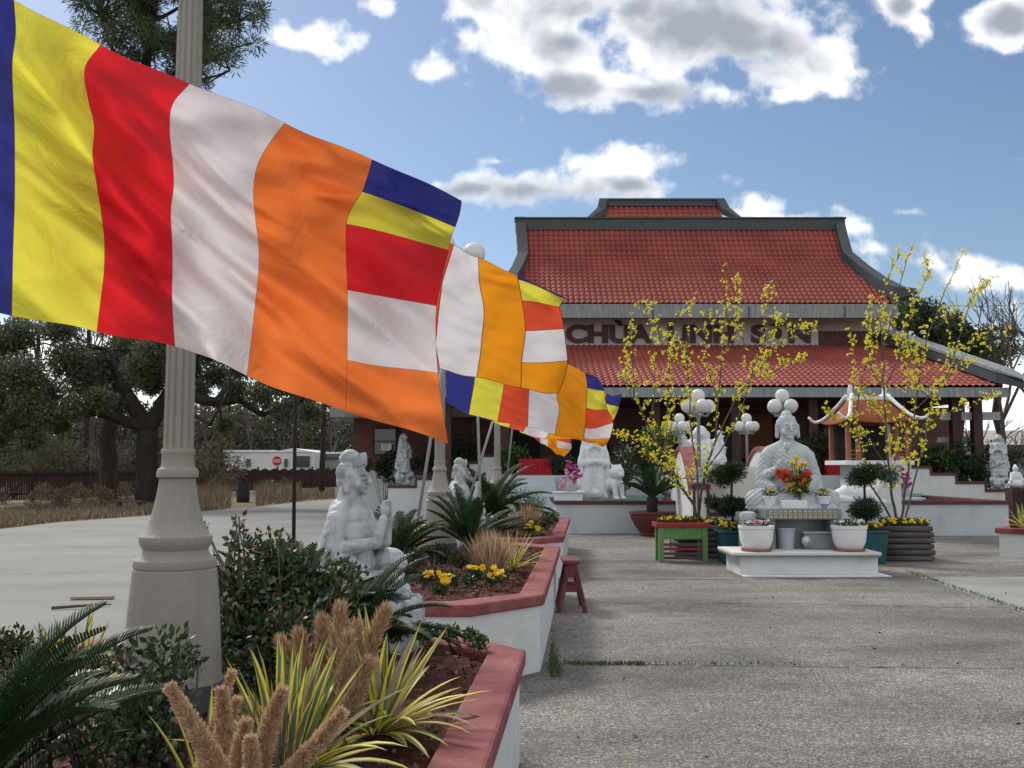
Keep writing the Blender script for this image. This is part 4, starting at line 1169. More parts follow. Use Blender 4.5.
def veiled(loc, hgt, rz, label, seed, rock_h):
    o = thing('standing_statue', loc, label, 'statue')
    b = standing(True); b.v = [(x, y, z * .75 + .36) for x, y, z in b.v]
    rockwork(b, .19, rock_h * .8, seed)
    q = random.Random(seed)
    path = [(.2 * math.cos(a), .16 * math.sin(a), .25 + .09 * a) for a in np.linspace(0, 7.2, 22)]
    if seed == 9: b.tube(path, [.04 + .008 * math.sin(i) for i in range(22)], 10)
    f = fused(b, .010, 1, sfold)
    f.v = [(x, y, max(0, z)) for x, y, z in f.v]
    xf(f, loc, rz, hgt / 1.47).build('figure', M_['marble'], o, smooth=True)
    return o


p = pt(404, 486, 32.2); veiled((p.x, 32.2, Z(487, 32) + .08 - .03), 1.68, R(60), 'veiled stone statue on the end block of the left stepped wall', 4, .5)
p = pt(1000, 490, 28.6); veiled((p.x, 28.6, Z(492, 28.5) + .07), 1.58, R(-30), 'veiled stone statue with coiling dragon on the right stepped wall', 9, .8)

# robed statue with lion on the left pond wall
S = thing('robed_statue', (pt(594, 500, 25.2).x, 25.2, .74), 'white robed stone figure beside a small lion on the left pond wall', 'statue')
b = standing(False); b.v = [(x * 1.45, y * 1.2, z * 1.13) for x, y, z in b.v]
b.cap((-.20, 0, 1.18), (-.34, -.05, .68), .075, .085); b.cap((.20, 0, 1.18), (.34, -.05, .68), .075, .085); b.cap((-.34, -.06, .68), (-.05, -.25, .72), .08, .05); b.cap((.34, -.06, .68), (.05, -.25, .72), .08, .05); b.cap((-.33, -.04, .65), (-.36, -.05, .3), .06, .09); b.cap((.33, -.04, .65), (.36, -.05, .3), .06, .09)
b.ell((0, 0, .1), (.45, .3, .15)); b.cap((-.18, -.12, .12), (-.12, -.05, .7), .17, .10); b.cap((.18, -.12, .12), (.12, -.05, .7), .17, .10)
f = fused(b, .014, 1, lambda c, n: .0028 * np.sin((c[:, 2] - 2.6 * c[:, 0] ** 2) * 62) * (c[:, 2] < .95) * (np.abs(c[:, 0]) < .3) + .006 * np.sin(c[:, 0] * 90) * (np.abs(c[:, 0]) >= .3))
f.v = [(x, y, max(0, z)) for x, y, z in f.v]
f = xf(f, (S.location.x, 25.2, .80), R(5), 1.0); f.v = [(x, y, .8 + (z - .8) * 1.3) for x, y, z in f.v]; f.build('robed_figure', M_['whitestone'], S, smooth=True)
L_ = thing('lion_statue', (pt(613, 495, 25.0).x, 25.0, .8), 'small white stone lion leaning against the robed figure', 'statue')
b = MB(); b.cap((0, .2, .35), (0, -.1, .4), .18, .19); b.ell((0, -.2, .66), (.17, .16, .17)); b.ell((0, -.33, .60), (.09, .09, .07)); b.ell((0, -.16, .66), (.21, .12, .2))
for s in (-1, 1): b.cap((s * .1, -.2, .4), (s * .1, -.25, .03), .07, .06); b.ell((s * .1, -.3, .03), (.07, .09, .045)); b.cap((s * .15, .2, .25), (s * .16, .05, .05), .11, .06); b.ell((s * .12, -.14, .83), (.04, .03, .05)); b.ell((s * .06, -.33, .68), (.022, .02, .02))
b.cap((0, .35, .3), (0, .42, .6), .04, .06)
xf(fused(b, .018, 1, lambda c, n: .008 * np.sin(c[:, 0] * 90) * (c[:, 2] > .5)), tuple(L_.location), R(30), 1).build('lion', M_['whitestone'], L_, smooth=True)

# laughing seated figure far behind the bridge
S = thing('laughing_statue', (pt(702, 470, 28).x, 28.2, 1.0), 'white stone seated laughing figure with children behind the bridge', 'statue')
b = MB(); b.ell((0, 0, .35), (.62, .45, .36)); b.ell((0, -.05, .78), (.48, .40, .42)); b.ell((0, 0, 1.1), (.40, .3, .25)); b.ell((0, -.08, 1.42), (.2, .2, .23)); b.ell((0, -.28, 1.4), (.035, .04, .04))
for s in (-1, 1): b.cap((s * .38, 0, 1.15), (s * .55, -.15, .75), .15, .12); b.cap((s * .55, -.15, .75), (s * .25, -.42, .7), .11, .08); b.ell((s * .21, -.05, 1.38), (.05, .05, .12)); b.cap((s * .3, 0, .2), (s * .6, -.35, .15), .2, .15)
for (x, y, z) in ((.52, -.25, .62), (.55, -.1, .98), (.5, -.05, 1.28), (-.5, -.3, .5), (-.46, -.05, 1.25), (.2, -.5, .35)):
    b.ell((x, y, z), (.11, .11, .13)); b.ell((x, y - .03, z + .17), (.075, .075, .08)); b.cap((x - .1, y, z + .03), (x + .1, y - .1, z + .08), .04, .03)
xf(fused(b, .028, 1), tuple(S.location), R(-5), 1.07).build('figure', M_['whitestone'], S, smooth=True)
MB().box(S.location.x - .8, S.location.x + .8, 27.9, 28.9, .0, 1.02).build('plinth', M_['white_wall'], S)

# resting white deer statue
dp = pt(857, 503, 22.6)
S = thing('deer_statue', (dp.x, 22.6, dp.z), 'white resting deer statue with antlers beside the topiary ball', 'statue')
b = MB(); b.cap((-.22, 0, .2), (.28, 0, .18), .22, .19); b.ell((-.36, 0, .16), (.2, .2, .18)); b.cap((.3, 0, .2), (.52, 0, .38), .12, .08); b.ell((.60, 0, .43), (.14, .08, .09)); b.ell((.72, 0, .39), (.07, .05, .05))
for s in (-1, 1): b.cap((.30, s * .16, .08), (.58, s * .14, .04), .06, .045); b.cap((-.4, s * .17, .1), (-.1, s * .24, .05), .09, .05); b.ell((.52, s * .1, .50), (.03, .06, .03)); b.ell((.66, s * .065, .46), (.016, .016, .016))
b.ell((-.56, 0, .22), (.05, .04, .06))
xf(fused(b, .016, 2), tuple(S.location), 0, .98).build('body', M_['whitestone'], S, smooth=True)
an = MB()
for s in (-1, 1):
    bx_, by_, bz_ = dp.x + .56, 22.6 + s * .05, dp.z + .5
    an.tube([(bx_, by_, bz_), (bx_ - .03, by_ + s * .07, bz_ + .13), (bx_ + .04, by_ + s * .12, bz_ + .26)], [.014, .011, .006], 6)
    an.tube([(bx_ - .03, by_ + s * .07, bz_ + .13), (bx_ + .1, by_ + s * .08, bz_ + .2)], [.010, .005], 6)
an.build('antlers', M_['twig'], S, smooth=True)
MB().box(dp.x - .65, dp.x + .75, 22.3, 22.95, 0, dp.z + .012).build('plinth', M_['wall_grey'], S)
# small white bust by the gate
p = pt(1016, 488, 27.); S = thing('small_statue', (p.x, 27, p.z), 'tiny white seated statue on a dark post at the right edge', 'statue')
b = MB(); b.ell((0, 0, .12), (.22, .14, .12)); b.ell((0, 0, .3), (.12, .09, .16)); b.ell((0, -.01, .52), (.07, .08, .09)); b.ell((0, 0, .6), (.04, .04, .04)); b.cap((-.1, 0, .38), (-.16, -.08, .2), .045, .04); b.cap((.1, 0, .38), (.16, -.08, .2), .045, .04)
xf(fused(b, .014, 1), tuple(S.location), 0, 1).build('figure', M_['whitestone'], S, smooth=True)
MB().box(p.x - .2, p.x + .3, 26.8, 27.2, 0, p.z).build('post', M_['darkwood'], S)
g_ = thing('iron_gate', (p.x, 26.5, 0), 'dark iron gate at the right edge below the tiny statue', 'gate')
m = MB()
for k in range(9): m.box(p.x - .15 + k * .12, p.x - .13 + k * .12, 26.5, 26.52, 0, 1.0 + .1 * math.sin(k))
m.build('gate_bars', M_['blackpole'], g_); m = MB(); m.box(p.x - .2, p.x + .9, 26.53, 26.56, .2, .24); m.box(p.x - .2, p.x + .9, 26.53, 26.56, .9, .94); m.build('gate_rail', M_['blackpole'], g_)


# ------------------------------------------------------------------ altar, pots, furniture
YP = 14.82
pf = thing('altar_platform', (X(807, YP), YP, 0), 'white tiled stepped platform under the altar table', 'platform')
xa, xb = X(735, YP), X(872, YP)
MB().box(X(740, YP), X(884, YP), YP - .1, YP + .6, .003, .018).build('apron', M_['whitestone'], pf)
MB().box(X(737, 15.0), X(873, 15.0), 15.0, 15.95, 0, .27).build('riser', M_['white_wall'], pf)
MB().box(X(731, 14.9), X(876, 14.9), 14.9, 16.0, .272, .30).build('edge', M_['granite'], pf)
MB().box(X(731, 14.9) - .01, X(876, 14.9) + .01, 14.88, 16.02, .302, .345).build('top_slab', M_['white_wall'], pf, bevel=.006)
tb = thing('altar_table', (X(800, 15.5), 15.5, .345), 'grey stone altar table with patterned yellow edge', 'table')
zt = Z(509, 15.4); TX0, TX1 = X(764, 15.4), X(836, 15.4)
MB().box(TX0 - .02, TX1 + .02, 15.35, 15.95, zt - .155, zt).build('table_top', M_['granite'], tb, bevel=.005)
pm = mat('pale_yellow_inlay', (.50, .46, .27), .6, .15, 20); pd = MB(); n = 14
for k in range(n):
    x = TX0 + .03 + k * (TX1 - TX0 - .06) / n; w = (TX1 - TX0 - .06) / n * .62
    a_ = w * .22
    pd.box(x, x + w, 15.338, 15.348, zt - .045, zt - .025); pd.box(x, x + w, 15.338, 15.348, zt - .13, zt - .11)
    pd.box(x, x + a_, 15.338, 15.348, zt - .109, zt - .046); pd.box(x + w - a_, x + w, 15.338, 15.348, zt - .109, zt - .046)
    pd.box(x + w * .4, x + w * .6, 15.338, 15.348, zt - .09, zt - .065)
pd.build('inlay', pm, tb)
MB().box(TX0 + .05, TX1 - .05, 15.8, 15.9, .35, zt - .157).build('back_panel', M_['granite'], tb)
for x in (TX0 + .03, TX1 - .13): MB().box(x, x + .1, 15.4, 15.79, .35, zt - .157).build('leg', M_['granite'], tb)


def lathe_thing(name, c, prof, m, label, cat, parts=(), n=28, group=None, flute=None):
    o = thing(name, c, label, cat, group)
    MB().lathe(prof, c, n, flute=flute).build('body', m, o, auto=True)
    for (pn, pr, pm_) in parts: MB().lathe(pr, c, n).build(pn, pm_, o, auto=True)
    return o


def foliage_part(o, c, rad, n, size, mats, seed, name='leaves', flat=.7, aspect=.5, shell=.2):
    rs = np.random.RandomState(seed); P, d = clump_points([c], [rad], n, rs, shell, flat)
    m = MB(); leaf_mesh(m, P, d, size, aspect, nm=len(mats), rs=rs); return m.build(name, mats, o)


def blossoms(o, pts_, r, m, name='blossoms', petals=6, seed=0):
    rs = np.random.RandomState(seed); mb = MB()
    for p in pts_:
        k = r * rs.uniform(.8, 1.2); ax = Vector(rs.normal(size=3) * .5 + np.array([0, -.7, .8])).normalized()
        a = ax.orthogonal().normalized(); b = ax.cross(a); p = Vector(p)
        for layer, (kk, up) in enumerate(((1, .15), (.65, .5))):
            for i in range(petals):
                t = i * 2 * math.pi / petals + layer * .5; t2 = .5
                d = a * math.cos(t) + b * math.sin(t); s = a * -math.sin(t) + b * math.cos(t)
                mb.add([p, p + (d * .6 + s * t2 * .8 + ax * up * .5) * k * kk, p + (d + ax * up) * k * kk, p + (d * .6 - s * t2 * .8 + ax * up * .5) * k * kk], [(0, 1, 2, 3)])
    return mb.build(name, m, o)


POT = [(.17, 0), (.20, .03), (.235, .12), (.252, .24), (.255, .31), (.268, .315), (.268, .36), (.25, .362), (.24, .33), (.0, .32)]
for px, lab, s in ((753.5, 'white ribbed pot with pink and white flowers left of the altar table', 0), (845.5, 'white ribbed pot with small white flowers right of the altar table', 1)):
    c = (X(px, 15.15), 15.15, .372)
    o = lathe_thing('flower_pot', c, [(r * 1.0, z * .98) for r, z in POT], M_['white'], lab, 'flower pot', [('saucer', [(.19, -.026), (.225, -.02), (.23, .012), (.2, .0)], M_['terracotta'])], group='white pots on the altar platform', flute=lambda t, z: .012 * math.sin(z * 160))
    foliage_part(o, (c[0], c[1], c[2] + .36), .21, 260, .05, [M_['leaf1'], M_['leaf2']], 5 + s, flat=.35)
    rs = np.random.RandomState(s + 3)
    blossoms(o, [(c[0] + rs.uniform(-.2, .2), c[1] + rs.uniform(-.15, .1), c[2] + .40 + rs.uniform(0, .03)) for _ in range(16)], .03, M_['whitef'], seed=s)
    if s == 0: blossoms(o, [(c[0] + rs.uniform(-.08, .1), c[1] - .15, c[2] + .42) for _ in range(5)], .035, M_['pinkf'], 'pink_blossoms', seed=7)
for px, lab, s in ((731, 'teal square pot left of the altar under ball topiary', 0), (863, 'teal square pot right of the altar under ball topiary', 1)):
    Y = 17.0; x = X(px, Y); o = thing('teal_pot', (x, Y, 0), lab, 'plant pot', 'teal pots beside the altar')
    m = MB(); m.prism([(x - .27, Y - .27), (x + .27, Y - .27), (x + .27, Y + .27), (x - .27, Y + .27)], 0, .50)
    for i in range(4): m.v[i] = (x + (m.v[i][0] - x) * .84, Y + (m.v[i][1] - Y) * .84, m.v[i][2])
    m.build('pot_body', M_['teal'], o, bevel=.02); MB().box(x - .29, x + .29, Y - .29, Y + .29, .502, .54).build('rim', M_['teal'], o, bevel=.015)
    foliage_part(o, (x, Y, .55), .27, 500, .06, [M_['leaf2'], M_['leaf3']], 20 + s, flat=.35)
    rs = np.random.RandomState(s + 9); blossoms(o, [(x + rs.uniform(-.26, .26), Y + rs.uniform(-.3, .1), .62 + rs.uniform(-.02, .06)) for _ in range(22)], .035, M_['yellowf'], seed=s)
    # two-ball topiary growing in it
    t = thing('topiary', (x, Y, .54), 'two ball juniper topiary in the %s teal pot' % ('left' if s == 0 else 'right'), 'topiary', 'ball topiaries')
    MB().tube([(x, Y, .53), (x - .02, Y, 1.2), (x + .02, Y, 1.7)], [.025, .02, .015], 8).build('trunk', M_['bark'], t, smooth=True)
    rs = np.random.RandomState(30 + s)
    for (py, r, dx) in (((509, .30, 0), (475, .29, .0)) if s else ((506, .25, 0), (474, .30, -.02))):
        zc = Z(py, Y); cs = [(x + dx + rs.normal() * r * .45, Y + rs.normal() * r * .4, zc + rs.normal() * r * .22) for _ in range(14)] + [(x + dx, Y, zc)]
        P, d = clump_points(cs, [r * .5] * 14 + [r * .8], 6500, rs, .3, .8)
        m = MB(); leaf_mesh(m, P, d, .05, .3, nm=2, rs=rs); m.build('foliage_ball', [M_['leaf1'], M_['cycad']], t)

# objects under / on the table
c = (X(783, 15.6), 15.6, .345)
lathe_thing('bucket', c, [(.12, 0), (.14, .29), (.155, .292), (.155, .32), (.14, .321)], mat('grey_plastic', (.42, .46, .50), .4, .05, 3), 'pale grey bucket standing under the altar table', 'bucket')
c0 = X(812, 15.55); tbx = thing('storage_box', (c0, 15.55, .345), 'translucent plastic storage box under the altar table', 'box')
MB().box(c0 - .2, c0 + .2, 15.45, 15.75, .348, .58).build('tub', mat('cloudy_plastic', (.22, .25, .26), .3, .2, 8, spec=.6), tbx, bevel=.015); MB().box(c0 - .215, c0 + .215, 15.43, 15.77, .582, .615).build('lid', mat('lid_plastic', (.35, .38, .38), .4, .1, 8), tbx, bevel=.008)
c = (X(803, 15.4), 15.4, .345); pl = MB(); pl.lathe([(.0, 0), (.06, .003), (.075, .012)], (0, 0, 0), 24); pl.v = [(c[0] + x, c[1] - z, c[2] + .13 + y) for x, y, z in pl.v]
tag(pl.build('plate', M_['white'], base=c, smooth=True), 'white round plate leaning on the storage box', 'plate')
zt_ = zt + .001
MB_ = MB().box(X(780, 15.5), X(804, 15.5), 15.45, 15.62, zt_, zt_ + .125)
tag(MB_.build('white_box', M_['white'], base=(X(792, 15.5), 15.5, zt_), bevel=.01), 'plain white box on the altar table in front of the bouquet', 'box')
for px, lab, s in ((768, 'small white pot of yellow chrysanthemums left of the bouquet', 0), (821, 'small white pot of yellow chrysanthemums right of the bouquet', 1)):
    c = (X(px, 15.75), 15.75, zt_); o = lathe_thing('small_pot', c, [(.08, 0), (.10, .16), (.11, .162), (.11, .185), (.10, .187)], M_['white'], lab, 'flower pot', group='small chrysanthemum pots on the table')
    foliage_part(o, (c[0], c[1], c[2] + .22), .11, 180, .04, [M_['leaf2'], M_['leaf3']], 50 + s)
    rs = np.random.RandomState(s + 60); blossoms(o, [(c[0] + rs.uniform(-.1, .1), c[1] - .06 + rs.normal() * .03, c[2] + .25 + rs.uniform(-.02, .05)) for _ in range(12)], .022, M_['yellowf'], seed=s)
c = (X(795, 15.78), 15.78, zt_)
o = lathe_thing('bouquet_vase', c, [(.06, 0), (.09, .05), (.10, .12), (.06, .2), (.05, .24), (.06, .26)], mat('blue_glaze', (.05, .10, .15), .3, .2, 5), 'blue vase with big bouquet of yellow roses and red lilies on the altar', 'bouquet')
st = MB(); rs = np.random.RandomState(71)
hy = [(796.5, 458.5), (791.5, 463), (797, 468.5), (803, 463.5), (806, 464), (794, 464), (800, 466)]
hr = [(781, 476), (784, 480), (779, 472.5), (788, 474), (803, 474), (806, 477), (801, 480), (808, 473), (783, 473), (798, 482)]
pts_y = [pt(x, y, 15.68 + rs.normal() * .03) for x, y in hy]; pts_r = [pt(x, y, 15.65 + rs.normal() * .04) for x, y in hr]
for p in pts_y + pts_r: st.tube([(c[0], c[1], c[2] + .2), ((c[0] + p.x) / 2, c[1] - .03, (c[2] + p.z) / 2 + .1), tuple(p)], .006, 5)
st.build('stem', M_['leaf3'], o)
foliage_part(o, (c[0], 15.7, c[2] + .38), .17, 520, .08, [M_['leaf2'], M_['leaf3'], M_['maigreen']], 72, flat=.9)
m = MB()
for p in pts_y: m.ell(p, .036, 10, 8)
m.build('rose_heads', M_['yellowf'], o, smooth=True); blossoms(o, pts_y, .052, M_['yellowf'], 'roses', 8, 1)
blossoms(o, pts_r + [p + Vector((.03, .02, -.02)) for p in pts_r] + [p + Vector((-.02, .0, .03)) for p in pts_r], .062, M_['redf'], 'lilies', 6, 2)
blossoms(o, [pt(798, 478, 15.6), pt(790, 485, 15.6), pt(786, 480, 15.6), pt(801, 487, 15.6)], .045, M_['orangef'], 'orange_blossoms', 6, 3)
c = (X(822, 15.48), 15.48, zt_)
lathe_thing('offering_bowl', c, [(.03, 0), (.035, .02), (.075, .07), (.08, .075), (.06, .06)], mat('lilac_glass', (.40, .36, .62), .3, .1, 5), 'lilac white offering bowl right of the white box', 'bowl')
c = (X(750, 15.3), 15.3, .345 + .4)
lathe_thing('glass_jar', (X(745.5, 15.6), 15.6, .345), [(.1, 0), (.1, .42), (.12, .44), (.13, .5), (.12, .55), (.06, .57)], mat('cloudy_jar', (.42, .46, .46), .3, .1, 6, spec=.6), 'cloudy jar with white lid behind the left white pot', 'jar')
# green & red planter stand
YG = 17.0; xl, xr = X(656, YG), X(707, YG); zt2 = Z(523, YG)
o = thing('planter_stand', ((xl + xr) / 2, YG + .2, 0), 'green wooden planter stand with red rail and yellow pansies', 'planter')
MB().box(xl - .03, xr + .02, YG - .03, YG + .5, zt2 - .07, zt2).build('top_rail', M_['redpaint'], o, bevel=.006)
for x in (xl + .02, xr - .11):
    for y in (YG - .01, YG + .38): MB().box(x, x + .085, y, y + .085, 0, zt2 - .072).build('leg', M_['green'], o, bevel=.004)
MB().box(xl + .108, xr - .113, YG + .02, YG + .05, zt2 - .27, zt2 - .073).build('front_panel', M_['green'], o)
MB().box(xl + .11, xr - .115, YG + .44, YG + .47, zt2 - .27, zt2 - .073).build('rear_panel', M_['green'], o)
for z, mm in ((.27, 'wood'), (.20, 'redpaint'), (.12, 'wood'), (.05, 'wood')): MB().box(xl + .108, xr - .113, YG + .03, YG + .06, z, z + .045).build('slat', M_[mm], o)
MB().box(xl + .11, xr - .115, YG + .065, YG + .435, zt2 - .1, zt2 - .02).build('soil', M_['soil'], o)
cs = MB(); rs = np.random.RandomState(81); P, d = clump_points([(xl + .12 + i * .15, YG + .2, zt2 + .0) for i in range(5)], [.12] * 5, 1500, rs, .3, .8); leaf_mesh(cs, P, d, .045, .6, nm=3, rs=rs); cs.build('leaves', [M_['leaf1'], M_['leaf2'], M_['leaf3']], o)
blossoms(o, [(rs.uniform(xl + .05, xr - .05), YG + rs.uniform(0, .25), zt2 + rs.uniform(.03, .1)) for _ in range(22)], .035, M_['yellowf'], 'blossoms', 5, 4)


def log_planter(x0, x1, y0, y1, h, label, seed):
    o = thing('log_planter', ((x0 + x1) / 2, (y0 + y1) / 2, 0), label, 'planter', 'weathered timber planters holding flowering trees')
    n = 6; d = h / n; q = random.Random(seed)
    for k in range(n):
        z = d * (k + .5)
        for y in (y0, y1): MB().tube([(x0 - q.uniform(.02, .06), y, z), (x1 + q.uniform(.02, .06), y, z)], d * .46, 10).build('log', M_['wood'], o, smooth=True)
        for x in (x0, x1): MB().tube([(x, y0 + .05, z + (.0)), (x, y1 - .05, z)], d * .44, 10).build('log', M_['wood'], o, smooth=True)
    MB().box(x0, x1, y0, y1, h * .1, h * .88).build('soil', M_['soil'], o)
    cs = MB(); rs = np.random.RandomState(seed); m = int((x1 - x0) / .14)
    P, dd = clump_points([(x0 + .1 + i * .14, y0 + .12 + .12 * (i % 2), h + .02) for i in range(m)], [.13] * m, 1900, rs, .3, .8); leaf_mesh(cs, P, dd, .045, .6, nm=3, rs=rs); cs.build('leaves', [M_['leaf1'], M_['leaf2'], M_['leaf3']], o)
    blossoms(o, [(rs.uniform(x0, x1), y0 + rs.uniform(-.1, .2), h + rs.uniform(.05, .14)) for _ in range(36)], .035, M_['yellowf'], 'blossoms', 5, seed)
    return o


YL = 17.2
log_planter(X(678, 17.75), X(721, 17.75), 17.75, 18.6, .58, 'grey timber planter half hidden behind the green planter stand', 91)
log_planter(X(876, YL), X(926, YL), YL, YL + .85, .60, 'grey timber planter to the right of the altar', 92)


def mai_tree(base, label, seed, stems, nfl=1):
    """stems: px polylines; each gets side twigs with blossoms"""
    o = thing('blossom_tree', base, label, 'tree', 'yellow blossoming trees in timber planters')
    q = random.Random(seed); tr = MB(); tips = []
    for (pl_, r0) in stems:
        path = []; yoff = q.uniform(-.5, .5); n = len(pl_)
        for i, (x, y) in enumerate(pl_):
            p = pt(x, y, YL + .4 + yoff * i / max(1, n - 1)); path.append(p)
        dense = []
        for a, b in zip(path[:-1], path[1:]):
            for k in range(4): dense.append(a.lerp(b, k / 4) + Vector((q.gauss(0, .008), q.gauss(0, .008), 0)))
        dense.append(path[-1]); m = len(dense)
        tr.tube(dense, [r0 * (1 - .85 * i / (m - 1)) for i in range(m)], 6)
        for i in range(int(m * .22), m):
            p = dense[i]; t = i / (m - 1)
            for _ in range(2):
                if q.random() < .62:
                    L = q.uniform(.10, .34) * (1.15 - t * .5); d = Vector((q.gauss(0, .55), q.gauss(0, .55), q.uniform(.4, 1.6))).normalized()
                    e = p + d * L; mid = p.lerp(e, .5) + Vector((0, 0, .02)); tr.tube([p, mid, e], [.006, .004, .003], 4)
                    for k in range(int(L * 15) + 1): tips.append(p.lerp(e, q.uniform(.2, 1.05)) + Vector((q.gauss(0, .03), q.gauss(0, .03), q.gauss(0, .03))))
            for _ in range(2):
                if q.random() < .42: tips.append(p + Vector((q.gauss(0, .03), q.gauss(0, .03), q.gauss(0, .03))))
    tr.build('trunk', M_['twig'], o, smooth=True)
    rs = np.random.RandomState(seed); mb = MB()
    P = np.array([tuple(p) for p in tips]); P = np.repeat(P, 6, 0) ; P = P + rs.normal(size=P.shape) * .010
    leaf_mesh(mb, P, None, .031, 1.1, nm=7, rs=rs); mb.build('blossoms', [M_['mai']] * 6 + [M_['maigreen']], o)
    return o


st1 = [([(698, 528), (694, 505), (682, 488), (664, 455), (648, 425), (634, 395), (632, 345), (629, 312)], .03), ([(698, 528), (700, 500), (706, 470), (716, 440), (718, 400), (722, 355), (726, 315), (724, 270)], .03),
       ([(699, 520), (697, 470), (690, 420), (688, 370), (686, 345), (690, 305)], .018), ([(706, 470), (724, 445), (737, 420), (750, 380), (762, 345), (768, 300), (774, 285)], .015),
       ([(716, 440), (735, 400), (757, 372), (775, 350), (800, 332), (812, 330)], .014), ([(682, 488), (664, 470), (650, 455), (630, 440), (621, 436)], .010), ([(664, 455), (668, 420), (668, 380), (672, 345), (676, 318)], .012),
       ([(648, 425), (655, 395), (655, 360), (647, 312), (643, 305)], .010), ([(718, 400), (708, 370), (705, 335), (710, 300)], .012), ([(722, 355), (735, 335), (738, 300), (738, 280)], .010),
       ([(726, 315), (742, 330), (748, 370), (770, 378)], .008), ([(688, 370), (672, 360), (660, 340), (655, 320)], .010), ([(750, 380), (775, 372), (790, 362), (805, 358)], .008), ([(632, 400), (626, 380), (624, 365), (631, 340)], .008),
       ([(655, 440), (670, 432), (676, 405), (690, 395)], .008), ([(700, 480), (680, 478), (668, 470), (672, 460)], .010), ([(760, 345), (778, 330), (780, 318)], .007)]
st2 = [([(899, 528), (893, 500), (889, 470), (886, 430), (884, 390), (883, 350), (893, 310), (905, 265), (911, 250)], .028), ([(901, 528), (905, 490), (910, 450), (915, 410), (920, 370), (930, 330), (945, 290), (963, 252)], .024),
       ([(897, 528), (880, 500), (868, 480), (862, 450), (855, 420), (862, 380), (870, 345), (873, 330)], .02), ([(903, 528), (915, 480), (925, 440), (932, 400), (950, 370), (958, 340), (972, 300), (985, 285)], .018),
       ([(910, 450), (925, 425), (950, 412), (975, 404), (1000, 396)], .009), ([(889, 470), (870, 440), (850, 430), (832, 418), (823, 410)], .009), ([(886, 430), (870, 405), (855, 385), (853, 365), (851, 335)], .009),
       ([(884, 390), (898, 360), (905, 330), (915, 300), (930, 275), (925, 262)], .012), ([(915, 410), (935, 390), (950, 375), (975, 360), (1005, 335)], .010), ([(883, 350), (880, 320), (886, 285), (893, 265), (900, 255)], .010),
       ([(905, 330), (912, 355), (922, 372), (905, 390)], .008), ([(925, 440), (905, 425), (893, 415), (870, 412)], .008), ([(930, 330), (948, 320), (960, 312), (980, 292), (987, 285)], .008), ([(950, 370), (975, 345), (990, 330)], .006),
       ([(893, 500), (890, 480), (897, 455), (902, 440)], .010), ([(884, 390), (872, 370), (866, 350), (869, 318), (872, 300)], .009), ([(920, 370), (905, 350), (895, 330), (880, 310)], .009), ([(932, 400), (915, 385), (905, 370)], .008)]
mai_tree((X(698, YL + .4), YL + .4, .5), 'yellow blossoming tree in front of the name board', 101, st1)
mai_tree((X(899, YL + .4), YL + .4, .5), 'taller yellow blossoming tree right of the altar against sky', 102, st2)

# maroon sawhorse stool
c = gp(573, 612); sw = thing('sawhorse', (c.x + .02, c.y + .15, 0), 'worn maroon wooden sawhorse standing beside the middle planter', 'sawhorse')
x, y = c.x, c.y; hz = .57
MB().box(x - .11, x + .08, y - .05, y + .55, hz - .045, hz).build('top_beam', M_['stool'], sw, bevel=.008)
MB().box(x - .075, x + .045, y - .02, y + .5, hz - .19, hz - .048).build('apron', M_['stool'], sw)
for yy in (y, y + .45):
    for s, dx in ((-1, -.14), (1, .15)): MB().bar((x - .015 + s * .04, yy, hz - .06), (x - .015 + dx, yy - (.05 if yy == y else -.05), .0), .05, .04).build('leg', M_['stool'], sw)
    MB().box(x - .10, x + .08, yy - .03, yy - .005, .22, .28).build('brace', M_['stool'], sw)

# cycad in maroon bowl
cb = Vector((X(651, 23.55), 23.55, 0)); c = (cb.x, cb.y, 0); bw = lathe_thing('bowl_planter', c, [(.26, 0), (.30, .03), (.30, .08), (.42, .25), (.52, .45), (.50, .50), (.55, .505), (.55, .56), (.50, .57), (.0, .53)], M_['bowl'], 'wide maroon glazed bowl planter holding a cycad', 'planter')

# ------------------------------------------------------------------ plants
def cycad_mesh(seed, n, L, leaflets, droop=.9, wid=.11, th=.006, e0=30, e1=85):
    q = random.Random(seed); mb = MB()
    for i in range(n):
        az = i * 2.399 + q.uniform(-.2, .2); el = R(q.uniform(e0, e1)); l = L * q.uniform(.8, 1.1); p = Vector((0, 0, 0)); path = [p.copy()]; dirs = []
        for k in range(14):
            e = el - droop * (k / 14) ** 1.5 * 1.2
            d = Vector((math.cos(az) * math.cos(e), math.sin(az) * math.cos(e), math.sin(e))); dirs.append(d); p = p + d * l / 14; path.append(p.copy())
        mb.tube(path, [.007 * (1 - .7 * k / 14) for k in range(15)], 4, 0, caps=False)
        for k in range(leaflets):
            t = .12 + .88 * (k + .5) / leaflets; s_ = t * 14; a = min(int(s_), 13); pp = path[a].lerp(path[a + 1], s_ - a); d = dirs[a]
            side = d.cross(Vector((0, 0, 1)));
            if side.length < .05: side = Vector((1, 0, 0))
            side.normalize(); up = side.cross(d).normalized()
            ll = wid * (math.sin(math.pi * min(1, t * .8 + .18)) ** .6) * q.uniform(.9, 1.1)
            for s in (-1, 1):
                v = (side * s * .75 + d * .55 + up * .42).normalized(); w = d * th
                a0 = pp; a1 = pp + v * ll * .6; a2 = pp + v * ll - Vector((0, 0, ll * .12))
                mb.add([a0 - w, a0 + w, a1 + w, a1 - w], [(0, 1, 2, 3)], 0); mb.add([a1 - w, a1 + w, a2], [(0, 1, 2)], 0 if q.random() < .7 else 1)
    return mb


